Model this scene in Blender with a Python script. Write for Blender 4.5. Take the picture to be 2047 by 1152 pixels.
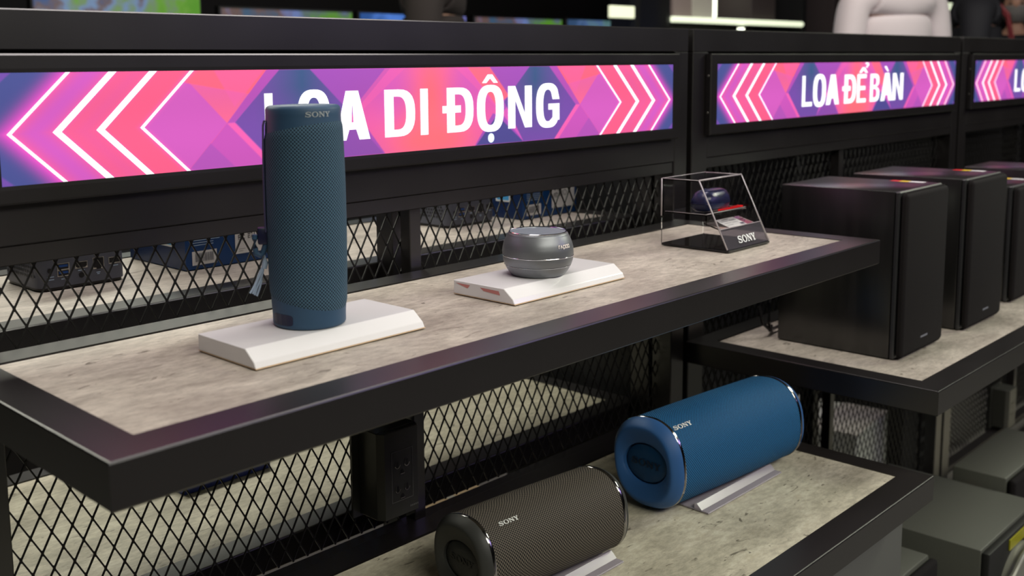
import bpy, bmesh, math, random
import numpy as np
from mathutils import Vector, Matrix

random.seed(7)
PI = math.pi
for o in list(bpy.data.objects):
    bpy.data.objects.remove(o)
SC = bpy.context.scene
COL = SC.collection

# ------------------------------------------------------------------ camera
FPX, CXP, CYP, WPX, HPX = 2046.67, 815.11, 422.10, 2047.0, 1152.0
cam_d = bpy.data.cameras.new('camera')
cam = bpy.data.objects.new('camera', cam_d)
COL.objects.link(cam)
SC.camera = cam
cam_d.sensor_fit = 'HORIZONTAL'
cam_d.sensor_width = 36.0
cam_d.lens = FPX * 36.0 / WPX
cam_d.shift_x = (WPX / 2 - CXP) / WPX
cam_d.shift_y = (CYP - HPX / 2) / WPX
cam_d.clip_start = 0.02
cam_d.clip_end = 60
yw, pt, rl = math.radians(-42.7804), math.radians(-7.5613), math.radians(-1.0966)
Fv = Vector((-math.sin(yw) * math.cos(pt), math.cos(yw) * math.cos(pt), math.sin(pt)))
Rv = Vector((math.cos(yw), math.sin(yw), 0))
Uv = Rv.cross(Fv)
R2 = Rv * math.cos(rl) + Uv * math.sin(rl)
U2 = -Rv * math.sin(rl) + Uv * math.cos(rl)
cam.matrix_world = Matrix((
    (R2.x, U2.x, -Fv.x, -0.30862), (R2.y, U2.y, -Fv.y, -0.64421), (R2.z, U2.z, -Fv.z, 1.31333), (0, 0, 0, 1)))
cam_d.dof.use_dof = True
cam_d.dof.focus_distance = 1.22
cam_d.dof.aperture_fstop = 6.0

# ------------------------------------------------------------------ world, lights, exposure
FLOOR = 0.08
CEIL = 3.30
w = bpy.data.worlds.new('world')
SC.world = w
w.use_nodes = True
w.node_tree.nodes['Background'].inputs[0].default_value = (0.80, 0.84, 0.92, 1)
w.node_tree.nodes['Background'].inputs[1].default_value = 0.05
SC.view_settings.view_transform = 'Standard'
SC.view_settings.look = 'None'
SC.view_settings.exposure = 0.0
SC.view_settings.gamma = 1.0
SC.view_settings.use_curve_mapping = False


def area(name, loc, target, sx, sy, power, color):
    d = bpy.data.lights.new(name, 'AREA')
    d.shape = 'RECTANGLE'
    d.size, d.size_y = sx, sy
    d.energy = power
    d.color = color
    o = bpy.data.objects.new(name, d)
    COL.objects.link(o)
    o.location = loc
    o.rotation_euler = (Vector(target) - Vector(loc)).to_track_quat('-Z', 'Y').to_euler()
    return o


area('ceiling_light_aisle', (0.4, -2.3, 2.9), (0.8, 0.1, 0.8), 3.2, 0.7, 74, (1.0, 0.97, 0.84))
area('ceiling_light_overhead', (0.9, 0.35, 3.2), (0.9, 0.2, 1.0), 2.6, 0.5, 40, (1.0, 0.92, 0.90))
area('ceiling_light_right', (4.2, -1.2, 3.1), (1.9, -0.1, 0.5), 1.2, 0.8, 72, (0.97, 1.0, 0.80))
area('violet_fill_light', (3.6, -3.0, 2.7), (1.8, 0.3, 1.25), 1.6, 0.8, 18, (0.55, 0.42, 1.0))  # unseen fill added to tint the right-hand racks violet
area('rear_shelf_fill_light', (0.7, 2.1, 2.35), (0.7, 0.65, 0.75), 2.2, 0.4, 44, (1.0, 0.98, 0.84))  # unseen fill hung below the ceiling, added to brighten the rear shelves
area('ceiling_light_far', (3.2, 0.9, 3.2), (5.0, 1.7, 1.2), 1.4, 0.8, 46, (1.0, 0.92, 0.85))


# ------------------------------------------------------------------ colours and materials
def lin(c):
    c = c / 255.0
    return c / 12.92 if c <= 0.04045 else ((c + 0.055) / 1.055) ** 2.4


def rgb(r, g, b):
    return (lin(r), lin(g), lin(b), 1)


def setin(n, name, v):
    if name in n.inputs:
        n.inputs[name].default_value = v


def mat(name, col, rough=0.5, metal=0.0, spec=0.5, noise=0.0, nscale=40, bump=0.0, bscale=200, coat=0.0,
        emit=None, estr=0.0, trans=0.0, ior=1.45, sheen=0.0, alpha=1.0, rnoise=0.0):
    m = bpy.data.materials.new(name)
    m.use_nodes = True
    nt = m.node_tree
    b = nt.nodes['Principled BSDF']
    setin(b, 'Base Color', col)
    setin(b, 'Roughness', rough)
    setin(b, 'Metallic', metal)
    setin(b, 'Specular IOR Level', spec)
    setin(b, 'Coat Weight', coat)
    setin(b, 'Coat Roughness', 0.15)
    setin(b, 'Transmission Weight', trans)
    setin(b, 'IOR', ior)
    setin(b, 'Sheen Weight', sheen)
    setin(b, 'Alpha', alpha)
    if emit is not None:
        setin(b, 'Emission Color', emit)
        setin(b, 'Emission Strength', estr)
    tc = nt.nodes.new('ShaderNodeTexCoord')
    nz = nt.nodes.new('ShaderNodeTexNoise')
    nz.inputs['Scale'].default_value = nscale
    nz.inputs['Detail'].default_value = 4
    nt.links.new(tc.outputs['Object'], nz.inputs['Vector'])
    if noise > 0:
        mx = nt.nodes.new('ShaderNodeMix')
        mx.data_type = 'RGBA'
        a = [max(0, c * (1 - noise)) for c in col[:3]] + [1]
        c2 = [min(1, c * (1 + noise)) for c in col[:3]] + [1]
        mx.inputs[6].default_value = a
        mx.inputs[7].default_value = c2
        nt.links.new(nz.outputs[0], mx.inputs[0])
        nt.links.new(mx.outputs[2], b.inputs['Base Color'])
    if rnoise > 0:
        mr = nt.nodes.new('ShaderNodeMapRange')
        mr.inputs[3].default_value = max(0.02, rough - rnoise)
        mr.inputs[4].default_value = rough + rnoise
        nt.links.new(nz.outputs[0], mr.inputs[0])
        nt.links.new(mr.outputs[0], b.inputs['Roughness'])
    if bump > 0:
        n2 = nt.nodes.new('ShaderNodeTexNoise')
        n2.inputs['Scale'].default_value = bscale
        nt.links.new(tc.outputs['Object'], n2.inputs['Vector'])
        bp = nt.nodes.new('ShaderNodeBump')
        bp.inputs['Strength'].default_value = bump
        bp.inputs['Distance'].default_value = 0.001
        nt.links.new(n2.outputs[0], bp.inputs['Height'])
        nt.links.new(bp.outputs[0], b.inputs['Normal'])
    return m


def laminate(name, a, b_, c_, streak=5.0):
    """grey concrete-look laminate: cloudy patches stretched along x plus fine grain and dark flecks"""
    m = bpy.data.materials.new(name)
    m.use_nodes = True
    nt = m.node_tree
    N, L = nt.nodes, nt.links
    b = N['Principled BSDF']
    setin(b, 'Roughness', 0.45)
    setin(b, 'Specular IOR Level', 0.35)
    tc = N.new('ShaderNodeTexCoord')
    mp = N.new('ShaderNodeMapping')
    mp.inputs['Scale'].default_value = (1.0, 2.4, 1.0)
    L.new(tc.outputs['Object'], mp.inputs['Vector'])
    n1 = N.new('ShaderNodeTexNoise'); n1.inputs['Scale'].default_value = 6.5; n1.inputs['Detail'].default_value = 7
    n1.inputs['Roughness'].default_value = 0.62; n1.inputs['Distortion'].default_value = 0.5
    n2 = N.new('ShaderNodeTexNoise'); n2.inputs['Scale'].default_value = 60; n2.inputs['Detail'].default_value = 8
    n2.inputs['Roughness'].default_value = 0.75
    n3 = N.new('ShaderNodeTexNoise'); n3.inputs['Scale'].default_value = 34; n3.inputs['Detail'].default_value = 5
    n3.inputs['Distortion'].default_value = 1.2
    for n in (n1, n2, n3):
        L.new(mp.outputs[0], n.inputs['Vector'])
    r1 = N.new('ShaderNodeValToRGB')
    r1.color_ramp.elements[0].position = 0.34; r1.color_ramp.elements[0].color = a
    r1.color_ramp.elements[1].position = 0.66; r1.color_ramp.elements[1].color = b_
    L.new(n1.outputs[0], r1.inputs[0])
    mx = N.new('ShaderNodeMix'); mx.data_type = 'RGBA'; mx.blend_type = 'OVERLAY'
    mx.inputs[0].default_value = 0.34
    r2 = N.new('ShaderNodeValToRGB')
    r2.color_ramp.elements[0].position = 0.38; r2.color_ramp.elements[0].color = (0.22, 0.22, 0.22, 1)
    r2.color_ramp.elements[1].position = 0.62; r2.color_ramp.elements[1].color = (0.78, 0.78, 0.78, 1)
    L.new(n2.outputs[0], r2.inputs[0])
    L.new(r1.outputs[0], mx.inputs[6]); L.new(r2.outputs[0], mx.inputs[7])
    r3 = N.new('ShaderNodeValToRGB')
    r3.color_ramp.elements[0].position = 0.30; r3.color_ramp.elements[0].color = (1, 1, 1, 1)
    r3.color_ramp.elements[1].position = 0.36; r3.color_ramp.elements[1].color = (0, 0, 0, 1)
    L.new(n3.outputs[0], r3.inputs[0])
    mx2 = N.new('ShaderNodeMix'); mx2.data_type = 'RGBA'
    mx2.inputs[7].default_value = c_
    L.new(r3.outputs[0], mx2.inputs[0]); L.new(mx.outputs[2], mx2.inputs[6])
    L.new(mx2.outputs[2], b.inputs['Base Color'])
    bp = N.new('ShaderNodeBump'); bp.inputs['Strength'].default_value = 0.15; bp.inputs['Distance'].default_value = 0.0006
    L.new(n2.outputs[0], bp.inputs['Height']); L.new(bp.outputs[0], b.inputs['Normal'])
    return m


def fabric(name, light, dark, pitch_u, pitch_v, hole=0.35, rough=0.75, sheen=0.2):
    """woven speaker cloth: staggered dots in UV (metres)"""
    m = bpy.data.materials.new(name)
    m.use_nodes = True
    nt = m.node_tree
    N, L = nt.nodes, nt.links
    b = N['Principled BSDF']
    setin(b, 'Roughness', rough)
    setin(b, 'Sheen Weight', sheen)
    setin(b, 'Specular IOR Level', 0.3)
    uv = N.new('ShaderNodeUVMap')
    sp = N.new('ShaderNodeSeparateXYZ')
    L.new(uv.outputs[0], sp.inputs[0])

    def mth(op, a, b2=None):
        n = N.new('ShaderNodeMath'); n.operation = op
        if isinstance(a, (int, float)): n.inputs[0].default_value = a
        else: L.new(a, n.inputs[0])
        if b2 is not None:
            if isinstance(b2, (int, float)): n.inputs[1].default_value = b2
            else: L.new(b2, n.inputs[1])
        return n.outputs[0]
    cu = mth('COSINE', mth('MULTIPLY', sp.outputs[0], 2 * PI / pitch_u))
    cv = mth('COSINE', mth('MULTIPLY', sp.outputs[1], 2 * PI / pitch_v))
    su = mth('ADD', mth('MULTIPLY', mth('MULTIPLY', cu, cv), 0.5), 0.5)      # staggered dot field 0..1
    rp = N.new('ShaderNodeValToRGB')
    rp.color_ramp.elements[0].position = hole; rp.color_ramp.elements[0].color = dark
    rp.color_ramp.elements[1].position = min(0.98, hole + 0.3); rp.color_ramp.elements[1].color = light
    L.new(su, rp.inputs[0])
    nz = N.new('ShaderNodeTexNoise'); nz.inputs['Scale'].default_value = 900
    mx = N.new('ShaderNodeMix'); mx.data_type = 'RGBA'; mx.blend_type = 'MULTIPLY'; mx.inputs[0].default_value = 0.35
    L.new(rp.outputs[0], mx.inputs[6]); L.new(nz.outputs[0], mx.inputs[7])
    L.new(mx.outputs[2], b.inputs['Base Color'])
    bp = N.new('ShaderNodeBump'); bp.inputs['Strength'].default_value = 0.6; bp.inputs['Distance'].default_value = 0.0006
    L.new(su, bp.inputs['Height']); L.new(bp.outputs[0], b.inputs['Normal'])
    return m


def woodgrain(name):
    m = bpy.data.materials.new(name)
    m.use_nodes = True
    nt = m.node_tree
    N, L = nt.nodes, nt.links
    b = N['Principled BSDF']
    tc = N.new('ShaderNodeTexCoord')
    mp = N.new('ShaderNodeMapping'); mp.inputs['Scale'].default_value = (140, 30, 3)
    L.new(tc.outputs['Object'], mp.inputs['Vector'])
    nz = N.new('ShaderNodeTexNoise'); nz.inputs['Scale'].default_value = 1.6; nz.inputs['Detail'].default_value = 5
    L.new(mp.outputs[0], nz.inputs['Vector'])
    rp = N.new('ShaderNodeValToRGB')
    rp.color_ramp.elements[0].position = 0.35; rp.color_ramp.elements[0].color = (0.003, 0.003, 0.003, 1)
    rp.color_ramp.elements[1].position = 0.7; rp.color_ramp.elements[1].color = (0.010, 0.009, 0.009, 1)
    L.new(nz.outputs[0], rp.inputs[0]); L.new(rp.outputs[0], b.inputs['Base Color'])
    setin(b, 'Roughness', 0.31)
    setin(b, 'Specular IOR Level', 0.85)
    bp = N.new('ShaderNodeBump'); bp.inputs['Strength'].default_value = 0.06; bp.inputs['Distance'].default_value = 0.0004
    L.new(nz.outputs[0], bp.inputs['Height']); L.new(bp.outputs[0], b.inputs['Normal'])
    return m


M = {}
M['metal'] = mat('black_satin_metal', (0.008, 0.0065, 0.0068, 1), 0.32, 0.0, 0.85, noise=0.25, nscale=8, rnoise=0.03, ior=1.5)
M['metal_dark'] = mat('black_steel_mesh', (0.008, 0.0072, 0.007, 1), 0.45, 0.0, 0.35, noise=0.4, nscale=60)
M['lam'] = laminate('grey_stone_laminate', rgb(142, 134, 124), rgb(186, 178, 166), rgb(120, 112, 102))
M['lam_low_lit'] = laminate('grey_stone_laminate_lower_lit', rgb(158, 152, 134), rgb(204, 198, 178), rgb(118, 112, 98))  # same laminate, lighter and yellower: light on the lower shelves put into colour
M['acrylic_white'] = mat('white_acrylic_block', (0.74, 0.73, 0.74, 1), 0.10, 0.0, 0.5, noise=0.02)
M['acrylic_edge'] = mat('white_acrylic_edge', (0.86, 0.84, 0.84, 1), 0.06, 0.0, 0.6, noise=0.02)
M['clear'] = mat('clear_acrylic', (0.98, 0.97, 0.98, 1), 0.02, 0.0, 0.5, trans=1.0, ior=1.22)
M['cradle'] = mat('frosted_acrylic', (0.62, 0.57, 0.63, 1), 0.22, 0.0, 0.5, trans=0.55, ior=1.4)
M['slate_rubber'] = mat('slate_blue_rubber', (0.030, 0.072, 0.135, 1), 0.50, 0, 0.4, noise=0.08, bump=0.05, bscale=1500)
M['slate_fabric'] = fabric('slate_blue_fabric', (0.070, 0.150, 0.225, 1), (0.005, 0.013, 0.030, 1), 0.0036, 0.0036, 0.30, sheen=0.0)
M['blue_rubber'] = mat('blue_rubber', (0.026, 0.098, 0.275, 1), 0.52, 0, 0.4, noise=0.05, bump=0.05, bscale=1500)
M['blue_fabric'] = fabric('blue_fabric', (0.012, 0.165, 0.40, 1), (0.002, 0.010, 0.035, 1), 0.0038, 0.0034, 0.32, sheen=0.0)
M['blue_disc'] = mat('blue_radiator', (0.003, 0.045, 0.13, 1), 0.5, 0, 0.4)
M['blue_mark'] = mat('dark_blue_emboss', (0.002, 0.012, 0.035, 1), 0.4)
M['black_rubber'] = mat('charcoal_rubber', (0.034, 0.035, 0.033, 1), 0.50, 0, 0.4, noise=0.08, bump=0.08, bscale=1500)
M['black_fabric'] = fabric('charcoal_fabric', (0.150, 0.128, 0.100, 1), (0.003, 0.003, 0.003, 1), 0.0042, 0.0034, 0.34, sheen=0.0)
M['black_disc'] = mat('black_radiator', (0.012, 0.014, 0.015, 1), 0.45)
M['black_mark'] = mat('black_emboss', (0.003, 0.003, 0.004, 1), 0.4)
M['chrome'] = mat('dark_chrome', (0.30, 0.29, 0.29, 1), 0.12, 1.0, noise=0.5, nscale=120)
M['silver_text'] = mat('silver_lettering', (0.82, 0.84, 0.82, 1), 0.35, 0.2)
M['grey_text'] = mat('grey_lettering', (0.38, 0.42, 0.44, 1), 0.4, 0.2)
M['navy'] = mat('navy_plastic', (0.006, 0.008, 0.035, 1), 0.4)
M['cord'] = mat('pale_blue_cord', (0.30, 0.38, 0.50, 1), 0.8, bump=0.4, bscale=1200)
M['gun'] = mat('gunmetal', (0.19, 0.20, 0.215, 1), 0.42, 0.6, noise=0.08, bump=0.06, bscale=2500)
M['gun_top'] = mat('gunmetal_grille', (0.20, 0.24, 0.27, 1), 0.42, 0.5, noise=0.1, nscale=400, bump=0.3, bscale=2500)
M['bright'] = mat('bright_metal_edge', (0.75, 0.75, 0.78, 1), 0.12, 1.0)
M['gold_text'] = mat('pale_lettering', (0.90, 0.80, 0.74, 1), 0.5, 0.0)
M['red'] = mat('red_print', (0.60, 0.018, 0.016, 1), 0.4)
M['redbright'] = mat('red_reflection', (0.85, 0.015, 0.02, 1), 0.12, coat=0.5)  # reflection colour for the added strip in the acrylic case
M['darkprint'] = mat('dark_print', (0.03, 0.02, 0.025, 1), 0.5)
M['gloss_black'] = mat('gloss_black', (0.006, 0.006, 0.008, 1), 0.06, 0, 0.5)
M['bud_top'] = mat('midnight_blue_plastic', (0.014, 0.017, 0.060, 1), 0.26, 0, 0.5, noise=0.05)
M['bud_low'] = mat('dark_blue_plastic', (0.006, 0.014, 0.060, 1), 0.28)
M['card'] = mat('white_card', (0.80, 0.80, 0.79, 1), 0.5, noise=0.02)
M['print'] = mat('grey_print', (0.16, 0.17, 0.2, 1), 0.6)
M['wood_black'] = woodgrain('black_ash_vinyl')
M['cloth_black'] = mat('black_grille_cloth', (0.0105, 0.0090, 0.0092, 1), 0.9, 0, 0.2, noise=0.4, nscale=600, bump=0.3, bscale=1800)
M['rubber_edge'] = mat('black_bevel', (0.026, 0.026, 0.028, 1), 0.35)
M['yellow'] = mat('yellow_sticker', (0.80, 0.55, 0.03, 1), 0.4)
M['white'] = mat('white_plastic', (0.75, 0.76, 0.78, 1), 0.35)
M['nuc'] = mat('slate_metal_case', (0.105, 0.112, 0.145, 1), 0.42, 0.2, noise=0.1)
M['nuc_low'] = mat('black_base', (0.010, 0.008, 0.008, 1), 0.4)
M['port'] = mat('black_port', (0.004, 0.004, 0.005, 1), 0.4)
M['port_blue'] = mat('blue_port_tongue', (0.01, 0.07, 0.30, 1), 0.4)
M['port_metal'] = mat('port_metal', (0.42, 0.40, 0.37, 1), 0.25, 0.9)
M['box_blue'] = mat('blue_carton', (0.006, 0.055, 0.20, 1), 0.35, noise=0.06)
M['box_navy'] = mat('navy_carton', (0.006, 0.022, 0.085, 1), 0.35)
M['box_light'] = mat('light_blue_print', (0.08, 0.38, 0.75, 1), 0.4)
M['box_text'] = mat('pale_print', (0.42, 0.55, 0.72, 1), 0.5)
M['socket'] = mat('black_moulded_plastic', (0.026, 0.026, 0.023, 1), 0.36, noise=0.15)
M['socket_plate'] = mat('socket_plate', (0.024, 0.024, 0.023, 1), 0.28)
M['socket_line'] = mat('plate_edge', (0.11, 0.11, 0.10, 1), 0.3)
M['kraft'] = mat('kraft_cardboard', (0.62, 0.45, 0.29, 1), 0.8, noise=0.08)
M['cabinet'] = mat('graphite_panel', (0.105, 0.108, 0.100, 1), 0.5, noise=0.08, nscale=6)
M['sub_top'] = mat('black_textured_vinyl', (0.092, 0.095, 0.080, 1), 0.45, noise=0.12, nscale=300, bump=0.2, bscale=1200)
M['sub_side'] = mat('matt_black_vinyl', (0.012, 0.012, 0.011, 1), 0.6)
M['sub_cone'] = mat('grey_cone', (0.26, 0.26, 0.22, 1), 0.4, 0.3)
M['cone_dark'] = mat('brown_cone', (0.07, 0.035, 0.025, 1), 0.5)
M['lime'] = mat('lime_trim', (0.32, 0.30, 0.01, 1), 0.4)
M['orange'] = mat('orange_tag', (0.90, 0.16, 0.04, 1), 0.5)
M['cable'] = mat('black_cable', (0.006, 0.006, 0.007, 1), 0.25)
M['floor'] = mat('dark_floor_tile', (0.16, 0.155, 0.14, 1), 0.35, noise=0.12, nscale=3)
M['wall'] = mat('dark_wall', (0.013, 0.012, 0.013, 1), 0.8, noise=0.2, nscale=2)
M['ceiling'] = mat('dark_ceiling', (0.014, 0.014, 0.015, 1), 0.9, noise=0.2, nscale=2)
M['far_grey'] = mat('grey_soffit', (0.16, 0.155, 0.14, 1), 0.7)
M['far_black'] = mat('far_black', (0.010, 0.010, 0.011, 1), 0.5)
M['brownish'] = mat('brown_column', (0.055, 0.042, 0.042, 1), 0.6)
M['tube'] = mat('lit_tube', (0.9, 0.95, 0.8, 1), 0.4, emit=(0.95, 1.0, 0.78, 1), estr=2.6)
M['tube2'] = mat('lit_tube_soft', (0.9, 0.95, 0.8, 1), 0.4, emit=(0.86, 0.95, 0.66, 1), estr=0.95)
M['lamp_panel'] = mat('lit_panel', (0.9, 0.95, 0.8, 1), 0.4, emit=(0.78, 0.82, 0.52, 1), estr=0.8)
M['carton_white'] = mat('white_carton', (0.52, 0.49, 0.44, 1), 0.6, noise=0.05)
M['carton_pink'] = mat('pinkish_carton', (0.30, 0.24, 0.23, 1), 0.6)
M['shirt'] = mat('white_shirt', (0.56, 0.50, 0.52, 1), 0.8, noise=0.05, nscale=4, sheen=0.2)
M['darkcloth'] = mat('black_clothing', (0.008, 0.008, 0.012, 1), 0.8)
M['browncloth'] = mat('dark_brown_clothing', (0.016, 0.011, 0.010, 1), 0.85)
M['trouser'] = mat('navy_trousers', (0.012, 0.014, 0.022, 1), 0.8)
M['skin'] = mat('skin', (0.42, 0.23, 0.16, 1), 0.55, noise=0.05)
M['hair'] = mat('black_hair', (0.008, 0.006, 0.006, 1), 0.45)
M['mask'] = mat('grey_face_mask', (0.34, 0.32, 0.31, 1), 0.8)
M['strap_red'] = mat('red_lanyard', (0.16, 0.015, 0.02, 1), 0.6)


def screen_mat(name, cols, scale, strength):
    m = bpy.data.materials.new(name)
    m.use_nodes = True
    nt = m.node_tree
    N, L = nt.nodes, nt.links
    b = N['Principled BSDF']
    setin(b, 'Base Color', (0.01, 0.01, 0.01, 1))
    tc = N.new('ShaderNodeTexCoord')
    nz = N.new('ShaderNodeTexNoise'); nz.inputs['Scale'].default_value = scale; nz.inputs['Detail'].default_value = 3
    L.new(tc.outputs['Object'], nz.inputs['Vector'])
    rp = N.new('ShaderNodeValToRGB')
    els = rp.color_ramp.elements
    n = len(cols)
    els[0].position = 0.3; els[0].color = cols[0]
    els[1].position = 0.7; els[1].color = cols[-1]
    for i in range(1, n - 1):
        e = els.new(0.3 + 0.4 * i / (n - 1)); e.color = cols[i]
    sx = N.new('ShaderNodeSeparateXYZ'); L.new(tc.outputs['Object'], sx.inputs[0])
    ma = N.new('ShaderNodeMath'); ma.operation = 'MULTIPLY_ADD'; ma.inputs[1].default_value = 0.42
    L.new(sx.outputs[0], ma.inputs[0]); L.new(nz.outputs[0], ma.inputs[2])
    L.new(ma.outputs[0], rp.inputs[0])
    L.new(rp.outputs[0], b.inputs['Emission Color'])
    setin(b, 'Emission Strength', strength)
    return m


M['tv'] = screen_mat('tv_picture', [rgb(60, 90, 120), rgb(110, 80, 70), rgb(110, 130, 190), rgb(90, 110, 110), rgb(90, 150, 40)], 5, 0.75)
M['tv_green'] = screen_mat('tv_picture_green', [rgb(60, 90, 140), rgb(110, 90, 90), rgb(120, 150, 190), rgb(120, 150, 110), rgb(110, 170, 50), rgb(90, 160, 30)], 7, 0.7)
M['tv_blue'] = screen_mat('tv_picture_blue', [rgb(30, 80, 150), rgb(80, 130, 220), rgb(130, 130, 210)], 6, 0.85)
M['tv_teal'] = screen_mat('tv_picture_teal', [rgb(60, 90, 130), rgb(90, 120, 170), rgb(110, 150, 150), rgb(60, 110, 120)], 6, 0.6)

# vertex-coloured emissive print of the light boxes
ms = bpy.data.materials.new('lightbox_print')
ms.use_nodes = True
_nt = ms.node_tree
_b = _nt.nodes['Principled BSDF']
_at = _nt.nodes.new('ShaderNodeAttribute'); _at.attribute_name = 'art'
_nt.links.new(_at.outputs['Color'], _b.inputs['Emission Color'])
setin(_b, 'Emission Strength', 1.12)
setin(_b, 'Base Color', (0.02, 0.02, 0.02, 1))
setin(_b, 'Roughness', 0.35)
M['art'] = ms
M['glow_white'] = mat('lit_white', (0.5, 0.5, 0.5, 1), 0.4, emit=(0.93, 0.95, 1.0, 1), estr=1.15)
M['glow_blue'] = mat('lit_pale_blue', (0.5, 0.5, 0.5, 1), 0.4, emit=(0.62, 0.80, 1.0, 1), estr=1.0)
M['glow_pink'] = mat('lit_pale_pink', (0.5, 0.5, 0.5, 1), 0.4, emit=(1.0, 0.80, 0.95, 1), estr=1.1)


# ------------------------------------------------------------------ object helpers
def props(o, label=None, cat=None, group=None, kind=None):
    if label: o['label'] = label
    if cat: o['category'] = cat
    if group: o['group'] = group
    if kind: o['kind'] = kind
    return o


def thing(name, label, cat, loc=(0, 0, 0), rotz=0.0, group=None):
    o = bpy.data.objects.new(name, None)
    o.empty_display_size = 0.05
    COL.objects.link(o)
    o.location = loc
    o.rotation_euler = (0, 0, rotz)
    return props(o, label, cat, group)


def obj(name, bm, m, parent=None, smooth=False, loc=None, rot=None):
    me = bpy.data.meshes.new(name)
    bm.to_mesh(me)
    bm.free()
    mats = m if isinstance(m, (list, tuple)) else [m]
    for x in mats:
        me.materials.append(x)
    if smooth:
        for p in me.polygons: p.use_smooth = True
    o = bpy.data.objects.new(name, me)
    COL.objects.link(o)
    if parent is not None: o.parent = parent
    if loc is not None: o.location = loc
    if rot is not None: o.rotation_euler = rot
    if smooth:
        try:
            me.set_sharp_from_angle(angle=math.radians(35))
        except Exception:
            pass
    return o


def copy_thing(root, loc, rotz=None, label=None, group=None):
    r = root.copy(); COL.objects.link(r); r.location = loc
    if rotz is not None: r.rotation_euler = (0, 0, rotz)
    if label: r['label'] = label
    if group: r['group'] = group

    def rec(a, b):
        for ch in a.children:
            c = ch.copy(); COL.objects.link(c); c.parent = b
            rec(ch, c)
    rec(root, r)
    return r


def nb(): return bmesh.new()


def box(bm, x0, x1, y0, y1, z0, z1, bev=0.0, seg=1, mi=0):
    vs = [bm.verts.new(p) for p in ((x0, y0, z0), (x1, y0, z0), (x1, y1, z0), (x0, y1, z0),
                                    (x0, y0, z1), (x1, y0, z1), (x1, y1, z1), (x0, y1, z1))]
    fs = [bm.faces.new([vs[i] for i in q]) for q in ((0, 3, 2, 1), (4, 5, 6, 7), (0, 1, 5, 4), (1, 2, 6, 5), (2, 3, 7, 6), (3, 0, 4, 7))]
    for f in fs: f.material_index = mi
    if bev > 0:
        es = list({e for f in fs for e in f.edges})
        r = bmesh.ops.bevel(bm, geom=es, offset=bev, offset_type='OFFSET', segments=seg, profile=0.5, affect='EDGES')
        for f in r['faces']: f.material_index = mi
    return bm


def prism(bm, pts, vec, mi=0):
    """closed polygon (list of 3D points) swept along vec"""
    vec = Vector(vec)
    a = [bm.verts.new(p) for p in pts]
    b = [bm.verts.new(Vector(p) + vec) for p in pts]
    n = len(pts)
    fs = [bm.faces.new(a[::-1]), bm.faces.new(b)]
    for i in range(n):
        fs.append(bm.faces.new((a[i], a[(i + 1) % n], b[(i + 1) % n], b[i])))
    for f in fs: f.material_index = mi
    return fs


def loft(bm, rings, cap0=True, cap1=True, uv=None, mi=0, closed=True):
    """rings: list of lists of points, same length; uv(i_ring, j) -> (u, v)"""
    V = [[bm.verts.new(p) for p in r] for r in rings]
    n = len(rings[0])
    lay = bm.loops.layers.uv.verify() if uv else None
    for i in range(len(V) - 1):
        for j in range(n if closed else n - 1):
            k = (j + 1) % n
            f = bm.faces.new((V[i][j], V[i][k], V[i + 1][k], V[i + 1][j]))
            f.material_index = mi
            f.smooth = True
            if uv:
                for lp, (a, b) in zip(f.loops, ((i, j), (i, j + 1), (i + 1, j + 1), (i + 1, j))):
                    lp[lay].uv = uv(a, b)
    if cap0:
        f = bm.faces.new(V[0][::-1]); f.material_index = mi
    if cap1:
        f = bm.faces.new(V[-1]); f.material_index = mi
    return V


def circ(r, z, n=48, c=(0, 0)):
    return [(c[0] + r * math.cos(2 * PI * i / n), c[1] + r * math.sin(2 * PI * i / n), z) for i in range(n)]


def lathe(bm, prof, n=64, cap0=True, cap1=True, mi=0):
    return loft(bm, [circ(r, z, n) for r, z in prof], cap0, cap1, mi=mi)


def tube(bm, path, r, n=10, mi=0, caps=True):
    P = [Vector(p) for p in path]
    rings = []
    up = Vector((0, 0, 1))
    for i, p in enumerate(P):
        d = (P[min(i + 1, len(P) - 1)] - P[max(i - 1, 0)]).normalized()
        a = d.cross(up)
        if a.length < 1e-3: a = d.cross(Vector((0, 1, 0)))
        a.normalize(); b = d.cross(a).normalized()
        rr = r[i] if isinstance(r, (list, tuple)) else r
        rings.append([p + a * rr * math.cos(2 * PI * k / n) + b * rr * math.sin(2 * PI * k / n) for k in range(n)])
    loft(bm, rings, caps, caps, mi=mi)
    return bm


def fill(bm, loops, f3, mi=0):
    """fills 2D loops (outer + holes); f3 maps (x, y) to a 3D point"""
    t = bmesh.new()
    es = []
    for lp in loops:
        vs = [t.verts.new((x, y, 0)) for x, y in lp]
        for i in range(len(vs)):
            es.append(t.edges.new((vs[i], vs[(i + 1) % len(vs)])))
    bmesh.ops.triangle_fill(t, use_beauty=True, use_dissolve=False, edges=es, normal=(0, 0, 1))
    t.verts.index_update()
    mp = {}
    for v in t.verts:
        mp[v] = bm.verts.new(f3(v.co.x, v.co.y))
    for f in t.faces:
        try:
            nf = bm.faces.new([mp[v] for v in f.verts]); nf.material_index = mi
        except ValueError:
            pass
    t.free()


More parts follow.
